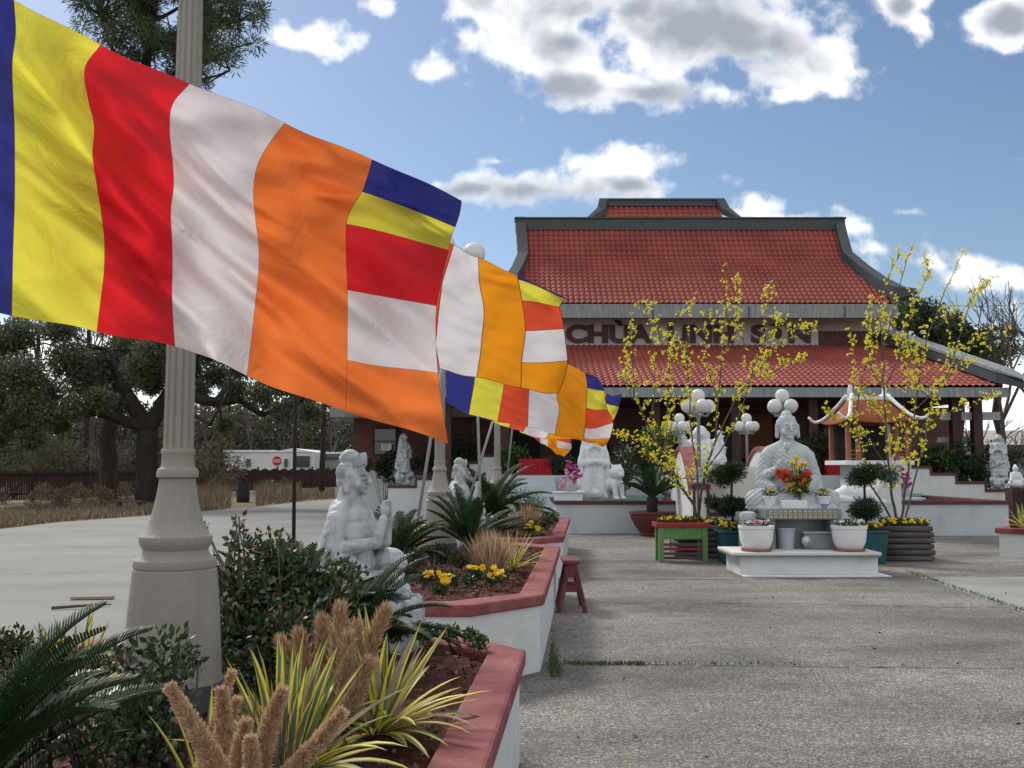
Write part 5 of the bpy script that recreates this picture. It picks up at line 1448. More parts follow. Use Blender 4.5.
cyc_near = cycad_mesh(1, 30, .78, 62, .75, .14, .0042, 18, 80)
cyc_far = cycad_mesh(2, 30, .8, 32, .8, .12, .009, 15, 80)
cyc_up = cycad_mesh(3, 24, .75, 32, .5, .12, .009, 28, 85)
def cycad(src, c, sc, label, trunk=.25, mats=('cycad', 'cycad2'), rz=0):
    o = thing('cycad', c, label, 'cycad', 'cycads with feathery dark fronds')
    m = MB(); m.v = list(src.v); m.f = src.f; m.m = src.m
    xf(m, (c[0], c[1], c[2] + trunk), rz, sc).build('fronds', [M_[k] for k in mats], o)
    tk = MB(); tk.lathe([(.10, -.03), (.13, .05), (.12, trunk * .6), (.13, trunk), (.05, trunk + .06)], c, 14, flute=lambda t, z: .12 * math.sin(9 * t + z * 60)); tk.build('trunk', M_['bark'], o, smooth=True)
    return o


p = pt(-30, 745, 2.9); cycad(cyc_near, (p.x, 2.85, .50), .88, 'large cycad with long fronds at the lower left corner', .12)
p = pt(292, 600, 5.3); cycad(cyc_up, (p.x, 5.3, .56), .85, 'cycad between the nearest lamp post and the nearest seated statue', .12, rz=1)
p = pt(362, 600, 5.3); cycad(cyc_far, (p.x, 5.15, .56), .72, 'cycad with arching fronds in front of the nearest seated statue', .14, rz=2)
p = pt(240, 600, 5.0); cycad(cyc_up, (p.x, 5.2, .56), .72, 'cycad tucked behind the rose bush at the nearest lamp post', .1, rz=3)
p = pt(400, 560, 9.8); cycad(cyc_far, (p.x, 9.6, .56), .85, 'cycad at the foot of the leaning grey pole', .12, rz=.5)
p = pt(470, 540, 11.3); cycad(cyc_up, (p.x, 11.2, .56), 1.0, 'cycad right of the middle lamp post', .15, rz=1.4)
p = pt(492, 520, 15.6); cycad(cyc_far, (p.x, 15.6, .56), 1.35, 'broad cycad in the farthest planter below the farthest lamp post', .25, rz=2.1)
p = pt(475, 520, 17); cycad(cyc_up, (p.x, 17.2, .56), 1.1, 'cycad behind the broad cycad in the farthest planter', .25, rz=.9)
p = (cb.x, cb.y, .53); cycad(cyc_up, p, 1.22, 'dense dark cycad growing in the maroon bowl', .34, rz=.3)


def yucca(c, L, n, label, seed, e0=25, w=.021):
    q = random.Random(seed); o = thing('yucca', c, label, 'yucca', 'yellow edged yuccas in the planters'); mb = MB()
    for i in range(n):
        az = q.uniform(0, 6.283); el = R(q.uniform(e0, 88)); l = L * q.uniform(.6, 1.08); p = Vector(c) + Vector((math.cos(az), math.sin(az), 0)) * .03; ww = w * q.uniform(.8, 1.2)
        dr = q.uniform(.0, .35) if el > R(50) else q.uniform(.3, 1.0); rows = []
        for k in range(9):
            t = k / 8; e = el - dr * t ** 1.6
            d = Vector((math.cos(az) * math.cos(e), math.sin(az) * math.cos(e), math.sin(e))); side = Vector((-math.sin(az), math.cos(az), 0)); up = side.cross(d) * -1
            wd = ww * (math.sin(math.pi * (t * .85 + .15)) ** .7 if t < 1 else 0.02) * (1.15 - .4 * t)
            rows.append([p - side * wd + up * wd * .35, p - side * wd * .5 + up * wd * .1, p, p + side * wd * .5 + up * wd * .1, p + side * wd + up * wd * .35]); p = p + d * l / 8
        b = len(mb.v)
        for r in rows: mb.v.extend([tuple(x) for x in r])
        flip = q.random() < .25
        for k in range(8):
            for j in range(4):
                mb.f.append((b + k * 5 + j, b + k * 5 + j + 1, b + k * 5 + 6 + j, b + k * 5 + 5 + j)); e_ = j in (0, 3)
                mb.m.append((0 if e_ else 1) if not flip else (1 if e_ else 0))
    dead = random.Random(seed + 5); k0 = len(mb.f) // 32
    for bl in range(k0):
        if dead.random() < .10:
            for j in range(32): mb.m[bl * 32 + j] = 2
    mb.build('blades', [M_['yuccaY'], M_['yuccaG'], M_['straw']], o)
    return o


p = pt(282, 700, 3.3); yucca((p.x, 3.35, .58), .46, 72, 'nearest yellow edged yucca in front of the tan plumes', 1)
p = pt(375, 660, 3.9); yucca((p.x, 3.95, .58), .46, 70, 'second yellow edged yucca spreading towards the maroon cap', 2, 6)
p = pt(195, 740, 3.0); yucca((p.x, 3.15, .56), .36, 16, 'low yellow edged yucca at the foot of the nearest lamp post', 3, 5)
p = pt(95, 640, 4.8); yucca((p.x, 4.6, .54), .42, 60, 'pale yellow yucca left of the nearest lamp post', 9, 20)
p = pt(512, 560, 10); yucca((p.x, 10.0, .58), .42, 50, 'yellow edged yucca right of the tan grass tuft in the middle planter', 4, 15, .014)
p = pt(532, 522, 14.9); yucca((p.x, 15.4, .58), .50, 44, 'yellow edged yucca in the farthest planter', 5, 20, .014)
p = pt(385, 548, 10); yucca((p.x, 11.5, .58), .5, 40, 'pale yellow yucca behind the leaning grey pole', 6, 30, .014)
p = pt(1018, 530, 17.8); yucca((p.x, 17.6, .54), .45, 34, 'pale yellow yucca in the right edge planter', 7, 20, .02)


def plume_mesh(o, path, r, seed, dense=5200, brush=False):
    rs = np.random.RandomState(seed); n = 14; P = [Vector(p) for p in path]; pts2 = []
    C = np.array([tuple(p) for p in P]); tl = np.linspace(0, len(C) - 1, n); Q = catmull(C, tl); rad = [r * (.75 + .45 * min(1, 4 * i / (n - 1))) * (1 - (i / (n - 1)) ** 1.6 * .86) for i in range(n)]
    m = MB(); m.tube([Vector(q) for q in Q], [x * .8 for x in rad], 10)
    idx = rs.uniform(0, n - 1.01, dense); i0 = idx.astype(int); f = (idx - i0)[:, None]; ctr = Q[i0] * (1 - f) + Q[i0 + 1] * f; rr = np.array(rad)[i0]
    tang = Q[i0 + 1] - Q[i0]; tang /= np.linalg.norm(tang, axis=1)[:, None]; d = rs.normal(size=(dense, 3)); d -= (d * tang).sum(1)[:, None] * tang; d /= np.linalg.norm(d, axis=1)[:, None]
    if brush: m = MB(); leaf_mesh(m, ctr + d * (rr * rs.uniform(.1, 1.1, dense))[:, None], d * .35 + tang * 1.9, .05, .07, nm=2, rs=rs)
    else: leaf_mesh(m, ctr + d * (rr * .72)[:, None], d + tang * 1.1, .015, .28, mi=1, rs=rs)
    return m.build('plume', [M_['plume'], M_['plume2']], o)


o = thing('plume_plant', (pt(245, 760, 2.4).x, 2.4, .55), 'thick tan feathery plumes rising at the bottom of the view', 'plume plant', 'tan plumed plants')
PP = [([(236, 800), (205, 745), (170, 687)], 2.35, .024), ([(255, 800), (268, 730), (283, 690)], 2.3, .020), ([(262, 800), (310, 752), (342, 713)], 2.25, .018), ([(238, 800), (226, 740), (222, 690)], 2.6, .026),
      ([(225, 800), (205, 770), (238, 700)], 2.7, .022), ([(248, 800), (240, 760), (246, 722)], 2.2, .018), ([(246, 790), (252, 770), (250, 740)], 2.15, .014), ([(215, 800), (200, 780), (232, 672)], 2.8, .02)]
for i, (pl_, Y, r) in enumerate(PP): plume_mesh(o, [pt(x, y, Y) for x, y in pl_], r * .88, i)
o = thing('plume_plant', (pt(340, 690, 3.6).x, 3.6, .55), 'tan feathery plumes standing among the nearest yuccas', 'plume plant', 'tan plumed plants')
PP = [([(335, 720), (338, 660), (340, 612)], 3.7, .032), ([(345, 720), (365, 660), (384, 614)], 3.75, .026), ([(330, 720), (300, 680), (283, 645)], 3.8, .022), ([(335, 720), (325, 670), (322, 625)], 3.8, .028), ([(340, 720), (352, 670), (356, 630)], 3.75, .028),
      ([(330, 720), (308, 670), (300, 638)], 3.85, .022), ([(338, 720), (345, 700), (348, 640)], 3.6, .026), ([(340, 720), (355, 695), (366, 668)], 3.55, .02)]
for i, (pl_, Y, r) in enumerate(PP): plume_mesh(o, [pt(x, y, Y) for x, y in pl_], r * .78, 20 + i, 4200, True)


def tuft(c, L, n, mats, label, seed, e0=45, w=.004, name='grass_tuft', cat='ornamental grass', grp='tan ornamental grasses'):
    rs = np.random.RandomState(seed); az = rs.uniform(0, 6.283, n); el = np.radians(rs.uniform(e0, 90, n)); l = L * rs.uniform(.5, 1.05, n)
    d = np.stack([np.cos(az) * np.cos(el), np.sin(az) * np.cos(el), np.sin(el)], 1); s = np.stack([-np.sin(az), np.cos(az), np.zeros(n)], 1)
    b = np.array(c) + d * .02 + rs.normal(size=(n, 3)) * [.04, .04, 0]; mid = b + d * l[:, None] * .55; tip = b + d * l[:, None] + np.stack([np.cos(az), np.sin(az), -np.ones(n) * .4], 1) * (.08 * l * np.cos(el))[:, None]
    V = np.stack([b - s * w * .6, b + s * w * .6, mid + s * w, mid - s * w, tip], 1).reshape(-1, 3); m = MB(); m.v = list(map(tuple, V.tolist()))
    for i in range(n):
        a = 5 * i; k = rs.randint(len(mats)); m.f += [(a, a + 1, a + 2, a + 3), (a + 3, a + 2, a + 4)]; m.m += [k, k]
    return tag(m.build(name, [M_[k] for k in mats], base=c), label, cat, grp)


p = pt(490, 560, 9.3); tuft((p.x, 9.3, .57), .46, 900, ['plume2', 'plume', 'straw'], 'tan ornamental grass tuft in the middle planter', 1, 48, .006)
p = pt(527, 520, 15.0); tuft((p.x, 15.0, .57), .5, 700, ['plume2', 'plume', 'straw'], 'tan ornamental grass tuft in the farthest planter', 2, 45, .008)
p = pt(270, 740, 2.9); tuft((p.x, 2.9, .57), .42, 260, ['twig', 'twig', 'dry'], 'wispy grey dry stems between nearest yucca and plumes', 3, 65, .0016)


def shrub(c, spec, n, size, mats, label, seed, flowers=(), stems=10, cat='shrub', name='shrub', grp=None, aspect=.55, hgt=.5, sm='twig', shell=.25):
    o = thing(name, c, label, cat, grp); rs = np.random.RandomState(seed)
    P, d = clump_points([s[:3] for s in spec], [s[3] for s in spec], n, rs, shell, .9)
    m = MB(); leaf_mesh(m, P, d * .6 + [0, 0, .3], size, aspect, nm=len(mats), rs=rs); m.build('leaves', [M_[k] for k in mats], o)
    st = MB()
    for i in range(stems):
        s = spec[rs.randint(len(spec))]; e = Vector(s[:3]) + Vector(rs.normal(size=3) * s[3] * .5); b = Vector(c) + Vector((rs.normal() * .05, rs.normal() * .05, -.02)); mid = b.lerp(e, .5) + Vector(rs.normal(size=3) * .04)
        st.tube([b, mid, e], [.009, .006, .003], 5)
    st.build('stems', M_[sm], o, smooth=True)
    for (m_, pts_, r, nm) in flowers: blossoms(o, pts_, r, M_[m_], nm, 6, seed)
    return o


def blob(px, py, Y, r): p = pt(px, py, Y); return (p.x, p.y, p.z, r)


# rose bushes around the nearest lamp post
shrub(tuple(PL(.35, 4.9, .55)), [blob(240, 600, 4.9, .2), blob(270, 560, 5.1, .18), blob(300, 590, 5.0, .22), blob(235, 640, 4.8, .2), blob(290, 635, 4.7, .22), blob(330, 610, 4.9, .18), blob(255, 670, 4.6, .16), blob(340, 580, 5.1, .14), blob(310, 660, 4.6, .16), blob(222, 575, 5, .12)],
      6800, .036, ['leaf1', 'leaf1', 'leaf2', 'leaf1', 'leaf2', 'leaf1', 'leafpale', 'leaf2', 'leaf2', 'leaf1', 'twig', 'leafpale', 'leaf3', 'leaf1', 'dry', 'reddish'], 'dense dark rose bush right of the nearest lamp post', 5, grp='rose bushes', stems=70, shell=.0)
shrub((pt(243, 600, 5).x, 5.0, .7), [blob(240, 532, 5, .045), blob(238, 520, 5, .03), blob(243, 548, 5, .05), blob(232, 540, 5, .03), blob(205, 526, 5, .012)], 70, .038, ['leaf2', 'reddish', 'leaf2'], 'tall rose shoot with reddish leaves above the rose bush', 6, grp='rose bushes', stems=16)
shrub((pt(165, 740, 3.5).x, 3.5, .55), [blob(160, 690, 3.5, .13), blob(130, 720, 3.4, .16), blob(165, 655, 3.6, .11), blob(150, 745, 3.3, .14), blob(190, 660, 3.7, .05), blob(120, 660, 3.6, .08)], 1500, .036, ['leaf1', 'leaf1', 'leaf2', 'leafpale'], 'sparse rose bush in front of the nearest lamp post base', 7, grp='rose bushes', stems=30)
shrub((pt(100, 780, 3.0).x, 3.0, .5), [blob(60, 700, 3.1, .12), blob(100, 745, 3, .1), blob(35, 740, 3, .1)], 500, .034, ['leaf1', 'leaf2'], 'low dark bush under the corner cycad', 8, grp='rose bushes', stems=14, sm='bark')
rs = np.random.RandomState(4)
def fl(px, py, Y, n, s): return [pt(px + rs.normal() * s, py + rs.normal() * s * .6, Y + rs.normal() * .03) for _ in range(n)]
shrub((pt(378, 640, 5.2).x, 5.25, .56), [blob(372, 628, 5.25, .07), blob(395, 632, 5.3, .07), blob(350, 640, 5.1, .06)], 900, .026, ['leaf2', 'leaf3', 'leaf2'], 'light green shrub with one yellow bud before the statue base', 9, flowers=[('yellowf', fl(353.5, 613, 5.0, 2, .5), .016, 'blossoms')], grp='small green plants in the planters', stems=12)
shrub((pt(424, 640, 5.6).x, 5.6, .56), [blob(424, 634, 5.6, .05), blob(420, 628, 5.6, .035)], 420, .026, ['leaf3', 'leaf3', 'leaf2'], 'bright green seedling near the far end of the nearest planter', 10, grp='small green plants in the planters', stems=5)
shrub((pt(466, 640, 5.7).x, 5.7, .56), [blob(470, 636, 5.7, .05), blob(452, 632, 5.7, .045), blob(480, 643, 5.55, .045), blob(440, 630, 5.8, .03)], 750, .024, ['leaf2', 'leaf3', 'leaf1'], 'low green plants by the far corner of the nearest cap', 11, grp='small green plants in the planters', stems=8)
shrub((pt(435, 590, 8.3).x, 8.3, .56), [blob(425, 578, 8.3, .07), blob(450, 580, 8.3, .08), blob(440, 588, 8.1, .06)], 900, .03, ['leaf1', 'leaf2'], 'yellow pansies at the left of the middle planter', 12, flowers=[('yellowf', fl(430, 573, 8.2, 4, 2.5) + fl(446, 575, 8.2, 7, 3) + fl(446, 582, 8.1, 4, 2), .032, 'blossoms')], grp='pansies in the planters', stems=4)
shrub((pt(485, 588, 8.6).x, 8.6, .56), [blob(475, 572, 8.8, .07), blob(500, 576, 8.6, .08), blob(490, 582, 8.5, .05), blob(470, 582, 8.4, .06)], 900, .03, ['leaf1', 'leaf2'], 'yellow pansies at the right of the middle planter', 13, flowers=[('yellowf', fl(475, 567, 8.7, 5, 3) + fl(496, 573, 8.5, 9, 4), .032, 'blossoms')], grp='pansies in the planters', stems=4)
shrub((pt(535, 530, 14.8).x, 14.8, .56), [blob(530, 526, 14.8, .12), blob(545, 522, 15.2, .12), blob(552, 518, 15.8, .12)], 900, .045, ['leaf1', 'leaf2', 'drygreen'], 'yellow pansies at the corner of the farthest planter', 14, flowers=[('yellowf', fl(530, 525, 14.7, 8, 2.5) + fl(537, 527, 14.7, 4, 2), .045, 'blossoms')], grp='pansies in the planters', stems=4)
shrub((pt(420, 570, 9).x, 9.2, .56), [blob(415, 560, 9.2, .12), blob(440, 555, 9.6, .12), blob(400, 565, 9, .1), blob(460, 560, 9.4, .1), blob(378, 545, 9.8, .1)], 2600, .035, ['leaf1', 'leaf2', 'twig'], 'dull green low shrubs around the middle lamp post foot', 15, grp='low dark shrubs in the planters', stems=14)
shrub((pt(470, 530, 14).x, 16.4, .56), [blob(460, 510, 16.4, .25), blob(500, 508, 16.6, .25), blob(520, 500, 17, .22), blob(535, 505, 16.8, .2), blob(480, 500, 17.5, .25), blob(505, 492, 18, .2)], 4200, .06, ['cycad', 'leaf1', 'leafpale'], 'dark spiky shrubs filling the farthest planter', 16, grp='low dark shrubs in the planters', stems=12, aspect=.2)
shrub((pt(482, 520, 13.2).x, 13.1, .5), [blob(484, 528, 13.1, .1), blob(490, 520, 13.2, .08)], 500, .035, ['leaf1', 'leaf2'], 'small dark shrub at the far end of the middle planter', 17, grp='low dark shrubs in the planters', stems=6)
r = MB(); c = pt(484, 520, 13.0); r.ell((c.x, 13.0, .58), (.10, .09, .17), 12, 9); r.ell((c.x + .05, 12.97, .53), (.07, .07, .1))
tag(fused(r, .012, 2, lambda c_, n: .012 * np.sin(c_[:, 0] * 60 + c_[:, 2] * 40)).build('rock', M_['marble'], base=(c.x, 13, .5), smooth=True), 'small pale standing rock in the middle planter', 'rock')
# orchid boxes on pond walls
def orchid(px0, px1, py0, py1, Y, cx_, lab1, lab2, seed, fpts):
    x0, x1 = X(px0, Y), X(px1, Y); zt = Z(py0, Y); o = thing('white_plinth_box', ((x0 + x1) / 2, Y, Z(py1, Y)), lab1, 'box', 'white boxes on the pond walls')
    MB().box(x0, x1, Y, Y + .5, Z(504.5, Y) + .094, zt).build('box_body', M_['whitestone'], o); MB().box(x0 - .04, x1 + .04, Y - .04, Y + .54, zt + .002, zt + .03).build('box_rim', M_['whitestone'], o)
    c = (X(cx_, Y), Y + .2, zt + .03); v = lathe_thing('flower_vase', c, [(.07, 0), (.11, .08), (.12, .16), (.07, .26), (.06, .30), (.08, .32)], mat('grey_vase', (.42, .38, .40), .4, .15, 8), lab2, 'flower vase', group='vases of pink orchids')
    s = MB(); P = [pt(x, y, Y + .18) for x, y, k in fpts]
    for p in P: s.tube([(c[0], c[1], c[2] + .28), ((c[0] * .6 + p.x * .4), c[1], (c[2] + .3 + p.z) / 2 + .05), tuple(p)], .006, 5)
    s.build('stems', M_['leaf2'], v)
    rs_ = np.random.RandomState(seed)
    for k, (mm, nm) in enumerate((('pinkf', 'pale_blossoms'), ('magentaf', 'magenta_blossoms'))):
        Q = [p + Vector((rs_.normal() * .035, rs_.normal() * .03, rs_.normal() * .035)) for p, f in zip(P, fpts) if f[2] == k for _ in range(5)]
        if Q: blossoms(v, Q, .055, M_[mm], nm, 6, seed)
orchid(555, 582, 493, 502, 24.38, 570, 'white box with orchid vase at the left end of the left pond', 'tall vase of pink and magenta orchids beside the robed figure', 1,
       [(562, 478, 0), (566, 484, 0), (570, 480, 0), (567, 473, 0), (573, 475, 0), (575, 482, 0), (562, 486, 0), (570, 462, 1), (573, 467, 1), (578, 471, 1), (576, 478, 1), (568, 467, 1), (579, 476, 1)])
orchid(888, 920, 499, 508, 23.58, 905, 'white box with flower vase at the left end of the right pond', 'vase of magenta orchids behind the right blossoming tree', 2,
       [(900, 478, 1), (905, 480, 1), (909, 485, 1), (903, 487, 1), (907, 475, 1), (899, 486, 1), (908, 480, 1), (900, 468, 0), (897, 472, 0)])

# shrine pavilion
YS = 23.4
sh = thing('shrine', (X(877, YS), YS, 0), 'small open shrine with red tiled roof and white upturned ridge ends', 'shrine')
sx0, sx1 = X(843, YS), X(911, YS); zs = Z(465, YS)
MB().box(X(855, YS), X(900, YS), YS + .1, YS + 1.2, 0, zs - .002).build('pedestal', M_['white_wall'], sh)
MB().box(sx0, sx1, YS - .1, YS + 1.5, zs, Z(460.5, YS)).build('floor_slab', M_['whitestone'], sh, bevel=.01)
zr = Z(424, YS)
for px in (848, 858, 896, 906):
    for y in (YS + .02, YS + 1.25): MB().box(X(px, YS) - .05, X(px, YS) + .05, y, y + .1, Z(460.5, YS) + .001, zr + .05).build('column', M_['bm'] if 'bm' in M_ else M_['terracotta'], sh)
for px in (862.5, 893): MB().box(X(px, YS) - .03, X(px, YS) + .03, YS + .3, YS + .36, Z(460.5, YS) + .001, zr).build('door_post', M_['white'], sh)
MB().box(X(850, YS), X(906, YS), YS + 1.1, YS + 1.2, Z(460.5, YS) + .001, zr).build('back_wall', M_['dark'], sh)
m = MB()
for z in (459, 455, 451): m.box(X(848, YS), X(858, YS), YS + .04, YS + .08, Z(z, YS), Z(z - 1.2, YS)); m.box(X(896, YS), X(906, YS), YS + .04, YS + .08, Z(z, YS), Z(z - 1.2, YS))
m.build('balustrade', M_['terracotta'], sh)
ex0, ex1, ey0, ey1 = X(842, YS), X(912, YS), YS - .4, YS + 1.9; tx0, tx1 = X(860, YS), X(896, YS); zt3 = Z(398, YS)
m = MB(); n = 8
def ring_pts(t, off=0):
    k = t ** 1.0; hz_ = zr + (zt3 - zr) * (t ** 1.45); x0 = ex0 + (tx0 - ex0) * k; x1 = ex1 + (tx1 - ex1) * k; y0 = ey0 + (.95) * k; y1 = ey1 - .95 * k; up = .12 * (1 - t) ** 3
    P = []
    for (a, b) in (((x0, y0), (x1, y0)), ((x1, y0), (x1, y1)), ((x1, y1), (x0, y1)), ((x0, y1), (x0, y0))):
        for i in range(8):
            f = i / 8; P.append((a[0] + (b[0] - a[0]) * f, a[1] + (b[1] - a[1]) * f, hz_ + off + up * (abs(2 * f - 1) ** 3)))
    return P
n = 14
for i in range(n): m.v += ring_pts(i / n, .035) + ring_pts((i + .97) / n, 0)
n = 2 * n - 1
for i in range(n):
    for k in range(32): m.f.append((i * 32 + k, i * 32 + (k + 1) % 32, (i + 1) * 32 + (k + 1) % 32, (i + 1) * 32 + k)); m.m.append(0)
m.f.append(tuple(range(n * 32, n * 32 + 32))); m.m.append(0)
M_['tile2'] = mat('orange_tile', (.34, .11, .05), .6, .2, 3, .3, 30, stretch=(1, 1, 6))
m.build('roof', M_['tile2'], sh)
def ptube(pp, r, mm='whitestone', nm='ridge_end'):
    m = MB(); C = catmull(np.array(pp), np.linspace(0, len(pp) - 1, 12)); m.tube([Vector(c) for c in C], [r * (1 - .35 * i / 11) for i in range(12)], 8); m.build(nm, M_[mm], sh, smooth=True)
for s, (tx, exx) in ((-1, (tx0, ex0)), (1, (tx1, ex1))):
    for yf, yb in ((ey0, ey0 + .95), (ey1, ey1 - .95)):
        ptube([(tx, yb, zt3 + .12), (tx + (exx - tx) * .3, yb + (yf - yb) * .3, zt3 - .12), (tx + (exx - tx) * .75, yb + (yf - yb) * .75, zr + .2), (exx + s * .08, yf, zr + .12), (exx + s * .24, yf - .05, zr + .24)], .052)
    ptube([(tx - s * .05, ey0 + 1.1, zt3 + .02), (tx, ey0 + 1.1, zt3 + .2), (tx - s * .03, ey0 + 1.1, zt3 + .36)], .07)
MB().box(tx0, tx1, ey0 + .95, ey0 + 1.45, zt3 - .0, zt3 + .08).build('ridge', M_['whitestone'], sh)

# red cloth tables on the terrace
for px0, px1, Y, lab in ((519, 551, 30.2, 'red cloth table on the terrace left of the bridge'), (826, 846, 30.2, 'red cloth table on the terrace left of the shrine')):
    x0, x1 = X(px0, Y), X(px1, Y); z0 = Z(475.5, 29.6); o = thing('cloth_table', ((x0 + x1) / 2, Y, z0), lab, 'table', 'red cloth tables on the terrace')
    m = MB(); n = 60; per = []
    for i in range(n):
        t = i / n * 4; k = int(t); f = t - k; w, d = x1 - x0, .6
        per.append([(x0 + w * f, Y), (x1, Y + d * f), (x1 - w * f, Y + d), (x0, Y + d - d * f)][k])
    cxx, cyy = (x0 + x1) / 2, Y + .3
    for z, s in ((z0 + .02, 1.06), (z0 + .5, 1.0)):
        for i, (x, y) in enumerate(per): wv = 1 + (.03 * math.sin(i * 1.9) if z < z0 + .1 else 0); m.v.append((cxx + (x - cxx) * s * wv, cyy + (y - cyy) * s * wv, z))
    for i in range(n): m.f.append((i, (i + 1) % n, n + (i + 1) % n, n + i)); m.m.append(0)
    m.f.append(tuple(range(n, 2 * n))); m.m.append(0); m.build('cloth', M_['redcloth'], o); 
    for (x, y) in ((x0 + .05, Y + .05), (x1 - .05, Y + .05), (x0 + .05, Y + .55), (x1 - .05, Y + .55)): MB().box(x - .02, x + .02, y - .02, y + .02, z0, z0 + .48).build('leg', M_['blackpole'], o)
z0 = Z(475.5, 29.6)
for i, (px, py, Y, r, mats_, lab) in enumerate(((640, 468, 30.4, .5, ['leaf1', 'cycad'], 'dark leafy bush on the terrace behind the maroon bowl'), (620, 472, 27.8, .55, ['twig', 'leafpale', 'leaf1'], 'grey green shrub in the left pond behind the lion'),
        (735, 470, 29.9, .35, ['leaf1', 'leaf2'], 'small dark bush on the terrace left of the big seated statue'), (560, 462, 30.3, .35, ['leaf1', 'leaf2'], 'potted bush right of the left red cloth table'),
        (510, 455, 30.6, .5, ['leaf1', 'leaf2', 'leaf3'], 'bushy plant left of the left red cloth table'), (812, 455, 30.6, .7, ['leaf1', 'leaf1', 'cycad'], 'tall dark plant behind the big seated statue\'s shoulder'),
        (930, 462, 30.2, .45, ['leaf1', 'cycad'], 'dark shrub behind the right stepped wall beside the shrine'), (945, 462, 29.8, .4, ['leaf1', 'leaf2'], 'rounded dark shrub above the middle of the right stepped wall'),
        (962, 465, 30, .5, ['cycad', 'leaf1'], 'dark shrub left of the dragon statue'), (978, 475, 29.6, .45, ['cycad', 'leaf1'], 'low dark shrub just left of the dragon statue base'),
        (830, 445, 31.4, .45, ['leaf1', 'reddish'], 'reddish potted shrub behind the right red cloth table'), (455, 447, 34.5, 1.1, ['leaf1', 'oak1', 'leaf2'], 'large dark round bush behind the left stepped wall'),
        (430, 462, 34.5, .8, ['leaf1', 'twig'], 'straggly dark bush right of the left veiled statue'), (664, 440, 27.6, .5, ['maigreen', 'leaf3', 'leaf2'], 'yellow green bush between the maroon bowl and the bridge'), (1000, 468, 31, .7, ['twig', 'leaf1'], 'bare tangled shrub behind the dragon statue'),
        (385, 470, 34.6, .45, ['cycad', 'leaf1'], 'small dark bush left of the left veiled statue'))):
    p = pt(px, py, Y); zz = 0 if (px > 960 or px < 490) else z0
    if Y < 29: zz = .5
    q = random.Random(i); sp = [(p.x + q.gauss(0, r * .45), Y + q.gauss(0, r * .3), max(zz + r * .3, p.z + q.gauss(0, r * .4)), r * .55) for _ in range(8)]
    sp += [(p.x, Y, zz + r * .3, r * .5)]
    shrub((p.x, Y, zz), sp, int(2600 if r > .6 else 1400), .11, mats_, lab, 100 + i, grp='shrubs along the temple terrace', stems=14)

# ------------------------------------------------------------------ background left
fn = thing('slat_fence', (-10, 45, 0), 'long dark maroon slat fence behind the dry grass', 'fence')
fa, fb = Vector((-24, 39, 0)), Vector((-11.5, 80, 0)); fd = (fb - fa).normalized(); L_ = (fb - fa).length
M_['fence'] = mat('dark_red_fence', (.062, .030, .030), .8, .3, 6)
m = MB(); k = 0
while k * .14 < L_: 
    a = fa + fd * (k * .14); m.bar(a + Vector((0, 0, .12)), a + Vector((0, 0, 1.45 + .06 * math.sin(k * 7))), .078, .02); k += 1
m.build('slats', M_['fence'], fn)
m = MB()
for z in (.4, 1.25): m.bar(fa + Vector((-.03, .03, z)), fb + Vector((-.03, .03, z)), .03, .09)
m.build('rail', M_['fence'], fn)
for k in range(int(L_ / 2.4)):
    a = fa + fd * (k * 2.4) + Vector((.06, -.03, 0)); MB().box(a.x - .05, a.x + .05, a.y - .05, a.y + .05, 0, 1.62).build('post', M_['fence'], fn)

bd = thing('white_building', (-21, 92, 0), 'low white metal building beyond the fence', 'building')
x0, x1 = X(226, 92), X(315, 92)
MB().box(x0, x1, 92, 104, 0, Z(452, 92)).build('wall', M_['white_wall'], bd)
m = MB(); zt4 = Z(452, 92); xg = X(294, 92); m.add([(X(272, 92), 91.9, zt4), (x1, 91.9, zt4), (xg, 91.9, zt4 + .35), (X(272, 92), 104, zt4), (x1, 104, zt4), (xg, 104, zt4 + .35)], [(0, 1, 2), (3, 5, 4), (0, 2, 5, 3), (1, 4, 5, 2)]); m.box(x0 - .1, X(272, 92), 91.85, 104.1, zt4 + .003, zt4 + .18); m.build('roof', M_['white'], bd)
for a, b, c_, d_ in ((298, 311, 467, 456), (286, 289, 467, 459)): MB().box(X(a, 92), X(b, 92), 91.8, 91.98, Z(c_, 92), Z(d_, 92)).build('window', M_['glass'], bd)
MB().box(X(248, 92), X(252, 92), 91.8, 91.98, Z(467, 92), Z(459, 92)).build('door', M_['glass'], bd)
bd2 = thing('grey_building', (-16, 96, 0), 'small grey building right of the white building', 'building')
MB().box(X(317, 96), X(345, 96), 96, 102, 0, Z(454, 96)).build('wall', M_['gutter'], bd2); MB().box(X(316, 96), X(346, 96), 95.7, 102.3, Z(454, 96) + .002, Z(452, 96)).build('roof', M_['white'], bd2); MB().box(X(318, 96), X(344, 96), 95.9, 95.98, Z(459.5, 96), Z(457, 96)).build('window_band', M_['glass'], bd2)

